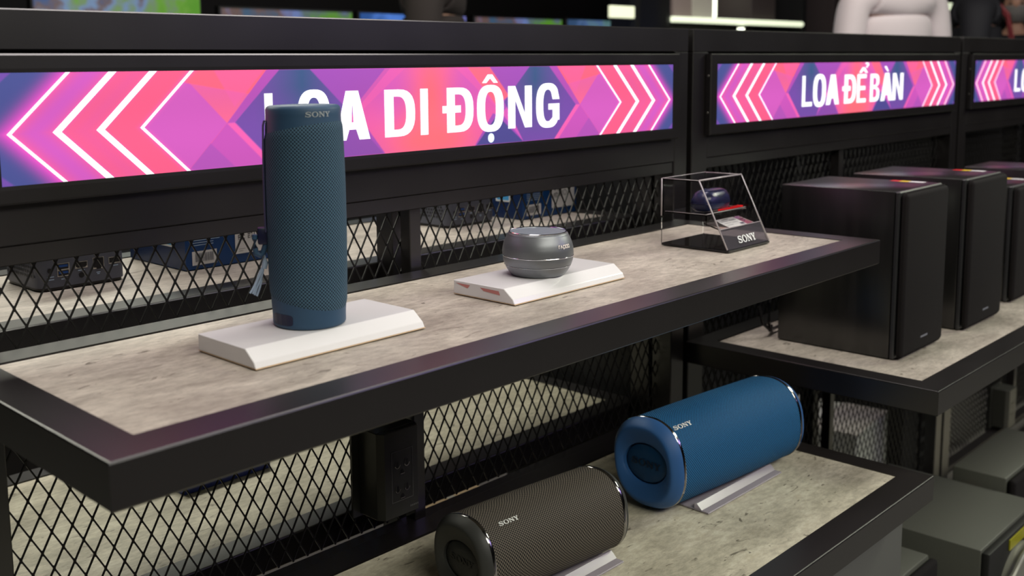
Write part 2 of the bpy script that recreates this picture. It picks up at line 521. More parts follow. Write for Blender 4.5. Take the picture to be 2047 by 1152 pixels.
def stroke(bm, pts, w, f3, mi=0):
    """flat polyline of width w"""
    P = [Vector((x, y)) for x, y in pts]
    L_, R_ = [], []
    for i, p in enumerate(P):
        if i == 0: d = (P[1] - P[0]).normalized(); n = Vector((-d.y, d.x)); s = 1
        elif i == len(P) - 1: d = (P[-1] - P[-2]).normalized(); n = Vector((-d.y, d.x)); s = 1
        else:
            d1 = (P[i] - P[i - 1]).normalized(); d2 = (P[i + 1] - P[i]).normalized()
            n = (Vector((-d1.y, d1.x)) + Vector((-d2.y, d2.x))).normalized()
            s = 1 / max(0.35, n.dot(Vector((-d1.y, d1.x))))
        ww = w[i] if isinstance(w, (list, tuple)) else w
        L_.append(p + n * ww / 2 * s); R_.append(p - n * ww / 2 * s)
    a = [bm.verts.new(f3(q.x, q.y)) for q in L_]
    b = [bm.verts.new(f3(q.x, q.y)) for q in R_]
    for i in range(len(P) - 1):
        f = bm.faces.new((a[i], b[i], b[i + 1], a[i + 1])); f.material_index = mi


def sup(a, b, n, k=40, x0=0.0, y0=0.0, s=0.0, e=2 * PI):
    out = []
    for i in range(k):
        t = s + (e - s) * i / k
        c, sn = math.cos(t), math.sin(t)
        out.append((x0 + a * math.copysign(abs(c) ** (2 / n), c), y0 + b * math.copysign(abs(sn) ** (2 / n), sn)))
    return out


# ------------------------------------------------------------------ lettering (drawn, no font): unit height 1
def arc_d(x0, x1, y0, y1, k=14, n=2.6):
    """right-hand bowl from (x0,y1) over to (x0,y0)"""
    cy, ry, rx = (y0 + y1) / 2, (y1 - y0) / 2, x1 - x0
    return [(x0 + rx * abs(math.cos(t)) ** (2 / n), cy + ry * math.copysign(abs(math.sin(t)) ** (2 / n), math.sin(t)))
            for t in [PI / 2 - PI * i / k for i in range(k + 1)]]


def glyph(ch, w=0.62, s=0.185):
    """bold condensed capitals; returns list of loop groups"""
    h = 0.14
    if ch == 'L': return [[[(0, 0), (w, 0), (w, h), (s, h), (s, 1), (0, 1)]]]
    if ch == 'I': return [[[(0, 0), (s, 0), (s, 1), (0, 1)]]]
    if ch == 'O': return [[sup(w / 2, 0.52, 2.7, 44, w / 2, 0.5), sup(w / 2 - s, 0.52 - 0.15, 2.5, 44, w / 2, 0.5)]]
    if ch == 'A':
        c = w / 2
        return [[[(0, 0), (s * 1.05, 0), (s * 1.05 + 0.055, 0.21), (w - s * 1.05 - 0.055, 0.21), (w - s * 1.05, 0), (w, 0), (c + 0.11, 1), (c - 0.11, 1)],
                 [(s * 1.05 + 0.10, 0.36), (w - s * 1.05 - 0.10, 0.36), (c, 0.80)]]]
    if ch == 'D': return [[[(0, 0)] + [(0, 1)] + [(w * 0.45, 1)] + arc_d(w * 0.45, w, 0, 1)[1:-1] + [(w * 0.45, 0)],
                           [(s, 0.15), (s, 0.85), (w * 0.42, 0.85)] + arc_d(w * 0.42, w - s, 0.15, 0.85)[1:-1] + [(w * 0.42, 0.15)]]]
    if ch == 'Đ':
        return glyph('D', w, s) + [[[(-0.10, 0.44), (w * 0.52, 0.44), (w * 0.52, 0.60), (-0.10, 0.60)]]]
    if ch == 'N':
        return [[[(0, 0), (s, 0), (s, 0.66), (w - s, 0), (w, 0), (w, 1), (w - s, 1), (w - s, 0.34), (s, 1), (0, 1)]]]
    if ch == 'E':
        return [[[(0, 0), (w, 0), (w, h), (s, h), (s, 0.44), (w * 0.9, 0.44), (w * 0.9, 0.58), (s, 0.58), (s, 1 - h), (w, 1 - h), (w, 1), (0, 1)]]]
    if ch == 'B':
        o = [(0, 0), (0, 1), (w * 0.45, 1)] + arc_d(w * 0.45, w * 0.95, 0.53, 1)[1:-1] + [(w * 0.62, 0.52)] + arc_d(w * 0.5, w, 0, 0.53)[2:-1] + [(w * 0.45, 0)]
        return [[o, [(s, 0.59), (s, 0.86), (w * 0.42, 0.86)] + arc_d(w * 0.42, w * 0.95 - s, 0.59, 0.86)[1:-1] + [(w * 0.42, 0.59)],
                 [(s, 0.14), (s, 0.46), (w * 0.42, 0.46)] + arc_d(w * 0.42, w - s, 0.14, 0.46)[1:-1] + [(w * 0.42, 0.14)]]]
    if ch == 'G':
        o = sup(w / 2, 0.52, 2.7, 60, w / 2, 0.5, math.radians(22), math.radians(330))
        i_ = sup(w / 2 - s, 0.37, 2.5, 60, w / 2, 0.5, math.radians(30), math.radians(318))
        o[0] = (w, 0.66); o = [p for p in o]
        loop = [(w, 0.64)] + [p for p in o[3:]] + [(w, 0.15), (w, 0.54), (w * 0.52, 0.54), (w * 0.52, 0.40), (w - s, 0.40), (w - s, 0.22)]
        loop += i_[::-1][3:-4] + [(w - s, 0.64)]
        return [[loop]]
    if ch == '^': return [[[(0, 0), (0.13, 0), (0.24, 0.09), (0.35, 0), (0.48, 0), (0.31, 0.17), (0.17, 0.17)]]]
    if ch == '`': return [[[(0.30, 0), (0.42, 0), (0.22, 0.20), (0.02, 0.20)]]]
    if ch == '.': return [[sup(0.088, 0.10, 2, 24, 0.1, 0.1)]]
    if ch == '?': return [[[(0.06, 0), (0.14, 0), (0.15, 0.05), (0.25, 0.12), (0.22, 0.22), (0.08, 0.25), (0.0, 0.22), (0.02, 0.16), (0.12, 0.17), (0.15, 0.13), (0.06, 0.07)]]]
    return []


def sony(bm, f3, width, mi=0):
    """slab-serif four letter word mark, total width given, height 0.2*width; f3 maps (x,y) with origin at lower left"""
    k = width / 5.2
    g = lambda ox: (lambda x, y: f3((ox + x) * k, y * k))
    H = 1.0
    # S : thick spine built as a variable stroke with serifs
    ph = [(1.02, 0.72), (0.93, 0.86), (0.72, 0.94), (0.45, 0.94), (0.22, 0.85), (0.17, 0.70), (0.30, 0.59), (0.60, 0.52),
          (0.88, 0.43), (0.98, 0.29), (0.90, 0.13), (0.66, 0.06), (0.40, 0.06), (0.18, 0.14), (0.08, 0.28)]
    ws = [0.06, 0.10, 0.12, 0.12, 0.17, 0.22, 0.24, 0.24, 0.24, 0.22, 0.17, 0.12, 0.12, 0.10, 0.06]
    stroke(bm, ph, ws, g(0.05), mi)
    fill(bm, [[(0.99, 0.66), (1.10, 0.66), (1.10, 0.98), (0.99, 0.98)]], g(0.05), mi)
    fill(bm, [[(0.0, 0.02), (0.11, 0.02), (0.11, 0.36), (0.0, 0.36)]], g(0.05), mi)
    # O
    fill(bm, [sup(0.66, 0.52, 2, 40, 0.66, 0.5), sup(0.37, 0.42, 2, 40, 0.66, 0.5)], g(1.30), mi)
    # N
    fill(bm, [[(0, 0), (0.50, 0), (0.50, 0.10), (0.32, 0.10), (0.32, 0.72), (1.00, 0), (1.18, 0), (1.18, 0.90), (1.34, 0.90), (1.34, 1),
               (0.86, 1), (0.86, 0.90), (1.03, 0.90), (1.03, 0.36), (0.44, 1), (0, 1), (0, 0.90), (0.17, 0.90), (0.17, 0.10), (0, 0.10)]], g(2.70), mi)
    # Y
    fill(bm, [[(0.36, 0), (0.94, 0), (0.94, 0.10), (0.79, 0.10), (0.79, 0.42), (1.12, 0.90), (1.26, 0.90), (1.26, 1), (0.80, 1), (0.80, 0.90),
               (0.93, 0.90), (0.71, 0.56), (0.48, 0.90), (0.62, 0.90), (0.62, 1), (0, 1), (0, 0.90), (0.14, 0.90), (0.50, 0.42), (0.50, 0.10), (0.36, 0.10)]], g(4.0), mi)


# ------------------------------------------------------------------ setting
def struct(name, bm, m, label=None):
    o = obj(name, bm, m)
    o['kind'] = 'structure'
    return o


RX0, RX1, RY0, RY1 = -5.0, 14.0, -4.5, 6.0
struct('floor', box(nb(), RX0, RX1, RY0, RY1, FLOOR - 0.1, FLOOR), M['floor'])
struct('ceiling', box(nb(), RX0, RX1, RY0, RY1, CEIL, CEIL + 0.1), M['ceiling'])
struct('wall_back', box(nb(), RX0, RX1, RY1, RY1 + 0.1, FLOOR, CEIL), M['wall'])
struct('wall_front', box(nb(), RX0, RX1, RY0 - 0.1, RY0, FLOOR, CEIL), M['wall'])
struct('wall_left', box(nb(), RX0 - 0.1, RX0, RY0, RY1, FLOOR, CEIL), M['wall'])
struct('wall_right', box(nb(), RX1, RX1 + 0.1, RY0, RY1, FLOOR, CEIL), M['wall'])


# ------------------------------------------------------------------ racks
def mesh_panel(x0, x1, z0, z1, y, px=0.0233, pz=0.0414, xo=0.1040, zo=1.1040, t=0.0017, nodes=True):
    """expanded metal: two families of slanted strands clipped to the rectangle, with short bonds at the crossings"""
    bm = nb()
    slope = pz / px
    for sgn in (1, -1):
        c0 = zo - sgn * slope * xo
        lo = min(z0 - sgn * slope * x for x in (x0, x1)); hi = max(z1 - sgn * slope * x for x in (x0, x1))
        k0 = math.floor((lo - c0) / pz); k1 = math.ceil((hi - c0) / pz)
        for k in range(k0, k1 + 1):
            c = c0 + k * pz
            xs = sorted([(z0 - c) / (sgn * slope), (z1 - c) / (sgn * slope)])
            a, b = max(xs[0], x0), min(xs[1], x1)
            if b - a < 1e-4: continue
            za, zb_ = sgn * slope * a + c, sgn * slope * b + c
            d = Vector((b - a, 0, zb_ - za)).normalized(); n = Vector((-d.z, 0, d.x)) * t * 0.5
            yy = Vector((0, t * 0.5 * sgn, 0))
            A, B = Vector((a, y, za)), Vector((b, y, zb_))
            q = [A + n, A - n, B - n, B + n]
            vs = [bm.verts.new(v - Vector((0, t * .55, 0))) for v in q] + [bm.verts.new(v + Vector((0, t * .55, 0))) for v in q]
            for f in ((0, 1, 2, 3), (7, 6, 5, 4), (0, 4, 5, 1), (2, 6, 7, 3), (1, 5, 6, 2), (3, 7, 4, 0)):
                bm.faces.new([vs[i] for i in f])
    if nodes:
        r = math.ceil((z1 - z0) / (pz / 2)) + 1
        kz0 = math.floor((z0 - zo) / (pz / 2))
        for kz in range(kz0, kz0 + r + 1):
            z = zo + kz * pz / 2
            if z < z0 + .003 or z > z1 - .003: continue
            off = 0 if kz % 2 == 0 else px / 2
            kx = math.ceil((x0 + .003 - xo - off) / px)
            while True:
                x = xo + off + kx * px
                if x > x1 - .003: break
                hw, hh, q = t * 0.72, t * 1.9, t * 0.75
                prof = [(x, z - hh), (x + hw, z - hh * .4), (x + hw, z + hh * .4), (x, z + hh), (x - hw, z + hh * .4), (x - hw, z - hh * .4)]
                prism(bm, [(a_, y - q, b_) for a_, b_ in prof], (0, 2 * q, 0))
                kx += 1
    return bm


def rack(ox, label, front=True, zlo=0.69, mesh2=None, nodes=False, group='black steel shelf racks'):
    t = thing('display_rack', label, 'rack', (ox, 0.373, FLOOR), 0, group)
    ly = lambda y: y - 0.373
    lz = lambda z: z - FLOOR
    ZT = 1.385
    for xa, xb in ((0.010, 0.061), (1.2535, 1.2940)):
        obj('post', box(nb(), xa, xb, ly(.353), ly(.3935), 0, lz(ZT - .0405), .0015), M['metal'], t)
    obj('top_rail', box(nb(), .010, 1.2940, ly(.353), ly(.3935), lz(1.3445), lz(ZT), .0015), M['metal'], t)
    obj('cross_rail', box(nb(), .061, 1.2535, ly(.353), ly(.3930), lz(1.1535), lz(1.2000), .0012), M['metal'], t)
    obj('mesh_frame', box(nb(), .061, 1.2535, ly(.3555), ly(.383), lz(1.1335), lz(1.1534), .001), M['metal'], t)
    obj('mesh_frame', box(nb(), .061, 1.2535, ly(.3555), ly(.383), lz(zlo - .02), lz(zlo), .001), M['metal'], t)
    obj('mesh_post', box(nb(), .627, .6475, ly(.363), ly(.383), lz(zlo), lz(1.1335), .001), M['metal'], t)
    obj('mesh_panel', mesh_panel(.058, 1.256, lz(zlo), lz(1.136), ly(.386), zo=lz(1.104), nodes=nodes), M['metal_dark'], t)
    obj('backing_panel', box(nb(), .055, 1.2545, ly(.380), ly(.392), lz(1.200), lz(1.345)), M['metal_dark'], t)
    return t


R1 = rack(0.0, 'left black steel rack carrying the wide lit sign and stone-topped shelf', nodes=True)
R2_ = rack(1.3, 'middle black steel rack behind the black bookshelf speakers', zlo=0.19)
R3_ = rack(2.6, 'right black steel rack cut by the right edge of the photo', zlo=0.19)


def rear_rack(ox, label, zlo, mesh=False, solid=False, mz=None):
    t = thing('rear_rack', label, 'rack', (ox, 0.42, FLOOR), 0, 'rear rows of the steel racks')
    ly = lambda y: y - 0.42
    lz = lambda z: z - FLOOR
    for xa, xb in ((0.010, 0.061), (1.2535, 1.2940)):
        obj('post', box(nb(), xa, xb, ly(.3995), ly(.4395), 0, lz(1.38), .0015), M['metal'], t)
    obj('middle_post', box(nb(), .632, .662, ly(.405), ly(.4395), 0, lz(1.16), .0015), M['metal'], t)
    obj('top_rail', box(nb(), .061, 1.2535, ly(.3995), ly(.4395), lz(1.160), lz(1.38), .0015), M['metal'], t)
    if mesh:
        obj('mesh_panel', mesh_panel(.058, 1.256, lz(mz or zlo), lz(1.16), ly(.4015), xo=.11, zo=lz(1.1), t=.0017, nodes=False), M['metal_dark'], t)
    if solid:
        obj('dark_backdrop', box(nb(), .01, 1.294, ly(.79), ly(.80), 0, lz(1.38)), M['far_black'], t)  # added black backdrop, put in to make the space behind the mesh dark
        obj('dark_side_sheet', box(nb(), .01, .02, ly(.44), ly(.79), 0, lz(1.38)), M['far_black'], t)  # added dark sheet closing the side of the backdrop
    if solid and ox > 2: obj('dark_side_sheet', box(nb(), 1.284, 1.294, ly(.44), ly(.79), 0, lz(1.38)), M['far_black'], t)  # added dark sheet hiding what shows beyond the rack
    return t


rear_rack(0.0, 'rear row of the left rack, seen through the diamond mesh', 0.69)
rear_rack(1.3, 'rear row behind the middle rack, dark behind doubled mesh', 0.19, True, True, 0.60)
rear_rack(2.6, 'rear row behind the right rack, dark behind doubled mesh', 0.19, True, True)


# ------------------------------------------------------------------ shelves
def shelf(name, label, x0, x1, y0, y1, z, t, fw, lam, group=None, recess=0.0012, gap=0.0015):
    o = thing(name, label, 'shelf', ((x0 + x1) / 2, (y0 + y1) / 2, z - t), 0, group)
    hx, hy = (x1 - x0) / 2, (y1 - y0) / 2
    bm = nb()
    b = .0018

    def mitre(p, q, ip, iq):
        # bar with a mitred plan p-q outer, iq-ip inner
        prism(bm, [(p[0], p[1], 0), (q[0], q[1], 0), (iq[0], iq[1], 0), (ip[0], ip[1], 0)], (0, 0, t))
    O = [(-hx, -hy), (hx, -hy), (hx, hy), (-hx, hy)]
    I = [(-hx + fw, -hy + fw), (hx - fw, -hy + fw), (hx - fw, hy - fw), (-hx + fw, hy - fw)]
    ring_o = [[(x, y, zz) for x, y in P_] for P_, zz in ()]
    # one hollow frame: outer walls, top face, inner walls, small rounded top outer edge
    def ins(P_, d):
        return [(x + (d if x < 0 else -d), y + (d if y < 0 else -d)) for x, y in P_]
    rings = [[(x, y, 0) for x, y in I], [(x, y, 0) for x, y in ins(O, b)], [(x, y, b) for x, y in O],
             [(x, y, t - b) for x, y in O], [(x, y, t - b * .3) for x, y in ins(O, b * .3)], [(x, y, t) for x, y in ins(O, b)],
             [(x, y, t) for x, y in I], [(x, y, t - .01) for x, y in I]]
    V = loft(bm, rings, False, False)
    for j in range(4):
        bm.faces.new((V[-1][j], V[-1][(j + 1) % 4], V[0][(j + 1) % 4], V[0][j]))
    for f in bm.faces: f.smooth = False
    obj('frame', bm, M['metal'], o)
    g = gap
    obj('laminate_top', box(nb(), -hx + fw + g * .3, hx - fw - g * .3, -hy + fw + g * .3, hy - fw - g * 2.2, t - .018, t - recess), lam, o)
    return o


shelf('display_shelf', 'top left stone-look shelf holding the tall blue speaker, black metal edging', 0, 1.272, 0, .353, 1.05, .038, .040, M['lam'])
shelf('display_shelf', 'lower left stone-look shelf under the two lying cylinder speakers', 0, 1.276, -.093, .353, .697, .040, .040, M['lam_low_lit'])
shelf('display_shelf', 'stone-look shelf on the right under the black bookshelf speakers', 1.301, 2.573, -.085, .353, .821, .040, .040, M['lam'])
shelf('rear_shelf', 'rear upper shelf seen through mesh, carrying the blue cartons', 0.0, 1.272, .4405, .800, 1.05, .038, .040, M['lam'])
shelf('rear_shelf', 'rear lower shelf seen through mesh below the top shelf', 0.0, 1.276, .4405, .930, .697, .040, .040, M['lam_low_lit'])
shelf('base_shelf', 'rear base shelf with kraft cartons, low behind the mesh', 0.0, 1.276, .4405, .930, .15, .05, .040, M['lam_low_lit'])
shelf('base_shelf', 'low base shelf under the subwoofer, below the right speakers', 1.301, 2.573, -.093, .353, .15, .05, .040, M['lam_low_lit'])
shelf('base_shelf', 'low base shelf at the right edge beyond the subwoofer', 2.601, 3.873, -.093, .353, .15, .05, .040, M['lam_low_lit'])

# cabinet under the lower left shelf
cb = thing('base_cabinet', 'graphite base cabinet under the lower left shelf', 'cabinet', (.65, .15, FLOOR))
obj('body', box(nb(), -.62, .625, -.185, .19, 0.06, .657 - FLOOR - .0005, .001), M['cabinet'], cb)
obj('front_panel', box(nb(), -.615, .628, -.200, -.1855, .07, .657 - FLOOR - .001, .001), M['cabinet'], cb)
obj('plinth', box(nb(), -.60, .60, -.16, .17, 0, .06), M['far_black'], cb)

# ------------------------------------------------------------------ lightbox signs
SW, SH, SX0, SZ0 = 1.156, 0.109, 0.0715, 1.2138


def art_colors(nx, ny):
    s = np.linspace(0, 1, nx)[None, :].repeat(ny, 0)
    t = np.linspace(0, 1, ny)[:, None].repeat(nx, 1)
    A = SW / SH
    C3 = lambda r, g, b: np.array([lin(r), lin(g), lin(b)])
    q = np.where(s < .5, s, 1 - s)
    navy, teal = C3(66, 74, 140), C3(52, 82, 128)
    mag, pur, red, org, pink = C3(206, 84, 186), C3(140, 70, 176), C3(243, 88, 132), C3(255, 104, 112), C3(240, 92, 168)
    col = np.empty((ny, nx, 3)); col[:] = mag

    def mixc(mask, c):
        m_ = np.clip(mask, 0, 1)[..., None]
        col[:] = col * (1 - m_) + c * m_

    def poly(P, x=None):
        x = q if x is None else x
        m_ = np.ones_like(x)
        n = len(P)
        area2 = sum(P[i][0] * P[(i + 1) % n][1] - P[(i + 1) % n][0] * P[i][1] for i in range(n))
        sg = 1 if area2 > 0 else -1
        for i in range(n):
            (x0, y0), (x1, y1) = P[i], P[(i + 1) % n]
            dx, dy = (x1 - x0) * A, (y1 - y0)
            d = sg * (dx * (t - y0) - dy * (x - x0) * A) / math.hypot(dx, dy)
            m_ = np.minimum(m_, np.clip(d / 0.012 + .5, 0, 1))
        return m_
    blob = lambda cx, cy, rx, ry, x=None: np.exp(-(((q if x is None else x) - cx) / rx) ** 2 - ((t - cy) / ry) ** 2)
    # central field: magenta with a warm glow
    mixc(blob(.50, .60, .055, .9), org)
    mixc(blob(.48, .15, .07, .35) * .9, org)
    mixc(blob(.44, .75, .04, .4) * .6, mag)
    mixc(blob(.40, .35, .03, .5) * .4, red)
    # purple facets around the letters
    mixc(poly([(.3253, 1.0), (.4375, 1.0), (.375, .42), (.355, .62)]) * .75, pur)
    mixc(poly([(.43, 1.0), (.46, 1.0), (.392, .50), (.380, .52)]) * .5, pink)
    mixc(poly([(.395, .40), (.4275, 0), (.338, 0), (.375, .36)]) * .9, C3(150, 70, 176))
    mixc(poly([(.561, 1.0), (.60, 1.0), (.635, .62), (.612, .50)], s) * .8, org)
    mixc(poly([(.4254, 0.0), (.3875, .376), (.338, 0.0)], q) * np.where(s > .5, 1, .35), C3(72, 66, 138))
    # warm triangle above the cross point and purple rhombus left of it
    mixc(poly([(.10, 1.02), (.275, 1.02), (.2225, .456), (.1775, .88)]), red)
    mixc(poly([(.1708, 1.0), (.2709, 1.0), (.2225, .456)]) * (.35 + .65 * np.clip(1 - t, 0, 1)), org)
    mixc(poly([(.21, 1.0), (.268, 1.0), (.232, .62)]) * .45, pink)
    mixc(poly([(.2225, .456), (.1775, .875), (.131, .458), (.1775, .02)]), C3(206, 86, 184))
    mixc(poly([(.131, .458), (.10, .0), (.180, .0), (.2225, .456), (.205, .28)]) * .85, red)
    mixc(poly([(.2225, .456), (.205, .28), (.178, 0), (.1827, 0.0)]), red)
    mixc(poly([(.2225, .456), (.1775, 0), (.2700, 0)]), C3(196, 78, 178))
    mixc(poly([(.2029, .261), (.1775, 0), (.2300, 0)]) * .8, C3(170, 76, 176))
    # dark diamonds and the pink band
    mixc(poly([(.2225, .456), (.2709, 1.0), (.2869, 1.0), (.2315, .461)]), C3(178, 74, 176))
    mixc(poly([(.2315, .461), (.2869, 1.0), (.3253, 1.0), (.374, .543), (.338, .0), (.2767, 0)]), C3(112, 70, 160))
    mixc(poly([(.2315, .461), (.2869, 1.0), (.3253, 1.0), (.374, .543), (.338, .0), (.2767, 0)]) * np.clip((t - .05) * 1.3, 0, 1) * np.clip(1 - abs(q - .315) / .06, 0, 1), teal)
    mixc(poly([(.2225, .456), (.2315, .456), (.2767, 0), (.2680, 0)]), C3(238, 92, 172))
    # chevron field: reds between, magenta to navy outside
    def lined(apex, ty=.458):
        # signed distance (metres) right of chevron line
        d = (q - apex) * SW - np.abs(t - ty) * 0.1165 * 1.0
        return d / 1.46
    f = lined(.0087)
    k = np.clip(lined(.131) / -.02, 0, 1)
    mixc(np.where(lined(.131) < 0, 1, 0) * np.ones_like(q), red)
    mixc(np.exp(-((lined(.03)) / .016) ** 2) * (q < .14), mag)
    mixc(np.exp(-((lined(.075)) / .010) ** 2) * .35 * (q < .16), C3(214, 84, 170))
    mixc(np.clip(-f / .001 + .5, 0, 1) * (q < .1), navy)
    g = np.exp(-(np.minimum(f, 0) / .011) ** 2)
    mixc(np.where(f < 0, g, 0) * (q < .1), C3(214, 72, 190))
    mixc(poly([(0, .88), (0, 1.0), (.0135, 1.0)]) * .8, C3(120, 70, 170))
    mixc(poly([(0, 0), (0, .09), (.0105, 0)]) * .8, C3(120, 70, 170))
    # halo next to the tubes
    for ap in (.0087, .0503, .0904, .1311):
        d = np.abs(lined(ap))
        mixc(np.exp(-(d / .0035) ** 2) * .55, C3(255, 96, 190))
    for y_ in (0.5,):
        col *= (1 - .03 * np.cos(t * 9)[..., None])
    return np.clip(col, 0, 1)


NX, NY = 1040, 99
_col = art_colors(NX, NY)
_xs = np.linspace(0, SW, NX); _zs = np.linspace(0, SH, NY)
_co = np.zeros((NX * NY, 3)); _co[:, 0] = np.tile(_xs, NY); _co[:, 2] = np.repeat(_zs, NX)
_i = (np.arange(NY - 1)[:, None] * NX + np.arange(NX - 1)[None, :]).ravel()
_fc = np.stack([_i, _i + 1, _i + NX + 1, _i + NX], 1)
art_me = bpy.data.meshes.new('screen')
art_me.vertices.add(len(_co)); art_me.vertices.foreach_set('co', _co.ravel())
art_me.loops.add(len(_fc) * 4); art_me.loops.foreach_set('vertex_index', _fc.ravel())
art_me.polygons.add(len(_fc)); art_me.polygons.foreach_set('loop_start', np.arange(len(_fc)) * 4)
art_me.update(calc_edges=True)
_ca = art_me.color_attributes.new('art', 'FLOAT_COLOR', 'POINT')
_ca.data.foreach_set('color', np.concatenate([_col.reshape(-1, 3), np.ones((NX * NY, 1))], 1).ravel())
art_me.materials.append(M['art'])


def sign(ox, label, words):
    """words: list of (glyph, s0, t0, width_s, height_t) in sign fractions"""
    t = thing('lightbox_sign', label, 'sign', (ox + SX0, .353, SZ0), 0, 'lit category signs on the racks')
    yf = -.0121
    # bezel: mitred frame with a chamfer, outer box
    bm = nb()
    bz, dp = .0185, -.0125
    O = [(-bz - .003, -bz), (SW + bz + .003, -bz), (SW + bz + .003, SH + bz), (-bz - .003, SH + bz)]
    I = [(0, 0), (SW, 0), (SW, SH), (0, SH)]

    def off(P_, d): return [(x + (d if x < SW / 2 else -d), z + (d if z < SH / 2 else -d)) for x, z in P_]
    rings = [[(x, -.001, z) for x, z in O], [(x, dp + .002, z) for x, z in O], [(x, dp, z) for x, z in off(O, .002)],
             [(x, dp, z) for x, z in off(I, -.004)], [(x, yf - .0002, z) for x, z in I]]
    loft(bm, rings, True, False)
    for f in bm.faces: f.smooth = False
    obj('frame', bm, M['metal'], t)
    sc = bpy.data.objects.new('screen', art_me); COL.objects.link(sc); sc.parent = t; sc.location = (0, yf, 0)
    lt = nb()
    P3 = lambda x, z: (x * SW, yf - .0007, z * SH)
    for g, s0, t0, ws, ht in words:
        gw = {'^': .48, '`': .44, '.': .2, '?': .27, 'I': .185}.get(g, .62)
        gh = {'^': .17, '`': .20, '.': .2, '?': .25}.get(g, 1.0)
        for loops in glyph(g):
            fill(lt, loops, lambda x, y: P3(s0 + x / gw * ws, t0 + y / gh * ht), 1 if g == '.' else 0)
    obj('lettering', lt, [M['glow_white'], M['glow_blue']], t)
    cvs = {False: nb(), True: nb()}
    for ap, wd, mi in ((.0087, .0034, 0), (.0503, .0064, 1), (.0904, .0064, 1), (.1311, .0034, 0)):
        for mir in (False, True):
            top, bot = ap + .0545, ap + .0465
            pts = [(top, 1.0), (ap, .458), (bot, 0.0)]
            if mir: pts = [(1 - x, z) for x, z in pts]
            Pm = [(x * SW, z * SH) for x, z in pts]
            # horizontal-cut ends so the strip stays inside the screen
            hw = wd * .5 * 1.46
            a, b, c = Pm
            sx = 1 if not mir else -1
            L1 = [(a[0] - hw, a[1]), (b[0] - hw, b[1]), (c[0] - hw, c[1])]
            R1_ = [(a[0] + hw, a[1]), (b[0] + hw, b[1]), (c[0] + hw, c[1])]
            cv = cvs[mir]
            v = [cv.verts.new((x, yf - .0005, z)) for x, z in L1] + [cv.verts.new((x, yf - .0005, z)) for x, z in R1_]
            for i in (0, 1):
                f = cv.faces.new((v[i], v[i + 1], v[i + 4], v[i + 3])); f.material_index = mi
    for cv in cvs.values():
        obj('arrow_lines', cv, [M['glow_pink'], M['glow_white']], t)
    # little side screws
    for z in (.022, .088):
        obj('side_screw', tube(nb(), [(-bz - .0034, dp + .006, z), (-bz - .0015, dp + .006, z)], .0022, 10), M['port_metal'], t)
    return t


W1 = [('L', .2667, .185, .034, .565), ('O', .3074, .165, .043, .60), ('A', .3560, .188, .0495, .562),
      ('D', .4271, .189, .0465, .559), ('I', .4820, .187, .0122, .560),
      ('Đ', .5248, .190, .0452, .558), ('O', .5762, .175, .0481, .582), ('^', .5854, .794, .0285, .109), ('.', .5945, .022, .0128, .122),
      ('N', .6325, .187, .0454, .558), ('G', .6863, .172, .0470, .586)]
W2 = [('L', .2810, .19, .038, .57), ('O', .3225, .175, .0495, .60), ('A', .3730, .19, .053, .58),
      ('Đ', .4470, .19, .050, .57), ('E', .5010, .19, .040, .57), ('^', .5080, .785, .038, .11), ('?', .5340, .885, .018, .11),
      ('B', .5590, .19, .043, .57), ('A', .6080, .19, .056, .58), ('`', .6200, .80, .024, .11), ('N', .6640, .19, .052, .57)]
W3 = [('L', .2750, .18, .044, .58), ('O', .3270, .17, .052, .60)]
sign(0.0, 'widest lit pink and purple sign reading LOA DI ĐỘNG', W1)
sign(1.3, 'lit pink and purple sign reading LOA ĐỂ BÀN above the black speakers', W2)
sign(2.6, 'lit sign cut by the right photo edge, only LO readable', W3)


# ------------------------------------------------------------------ white acrylic plinths
def plinth(x0, label):
    t = thing('display_plinth', label, 'display stand', (x0, .115, 1.05), 0, 'white acrylic display plinths')
    L_ = .2135
    P = [(.0, 0), (.003, .0058), (.0165, .0163), (.0975, .0163), (.0975, 0)]
    bm = nb(); b = .0006
    prism(bm, [(0, y, z + .0006) for y, z in P], (L_, 0, 0))
    bmesh.ops.recalc_face_normals(bm, faces=bm.faces)
    bmesh.ops.bevel(bm, geom=list(bm.edges), offset=.0006, segments=1, affect='EDGES')
    obj('block', bm, M['acrylic_white'], t)
    obj('base_film', box(nb(), .0, L_, -.0006, .0978, 0, .0007), M['kraft'], t)
    # end slope strip with print showing through, small arrow print on the deck
    pr = nb()
    fl = lambda x, y: (x, y, .01655)
    fill(pr, [[(.118, .0165), (.126, .0190), (.1215, .0235)]], fl, 1)
    fill(pr, [[(.072, .058), (.100, .037), (.104, .050)]], fl, 0)
    obj('print', pr, [M['red'], M['darkprint']], t)
    return t


plinth(.2020, 'white acrylic plinth under the tall blue speaker')
p2 = plinth(.5575, 'white acrylic plinth with red print under the round grey speaker')
bm = nb()
fe = lambda y, z: (-.0003, y, z)
fill(bm, [[(.094, .0140), (.070, .0138), (.074, .0095), (.083, .0115)]], fe, 0)
fill(bm, [[(.054, .0135), (.024, .0130), (.022, .0085), (.048, .0100)]], fe, 0)
obj('print', bm, M['carton_pink'], p2).data.materials[0] = mat('faded_red_print', (0.55, 0.20, 0.19, 1), 0.3)

# ------------------------------------------------------------------ tall blue speaker
TZ = 1.05 + .0169
tw = thing('tall_speaker', 'tall upright slate-blue fabric speaker on a white plinth', 'speaker', (.3056, .1688, TZ))
TH = .2195


def tr(z):
    u = z / TH
    r = .0368 + .0022 * math.sin(PI * min(max((u - .06) / .88, 0), 1)) ** .6 + .0004 * u
    if z < .0035: r -= .0035 * (1 - math.sqrt(max(0, 1 - (1 - z / .0035) ** 2)))
    return r


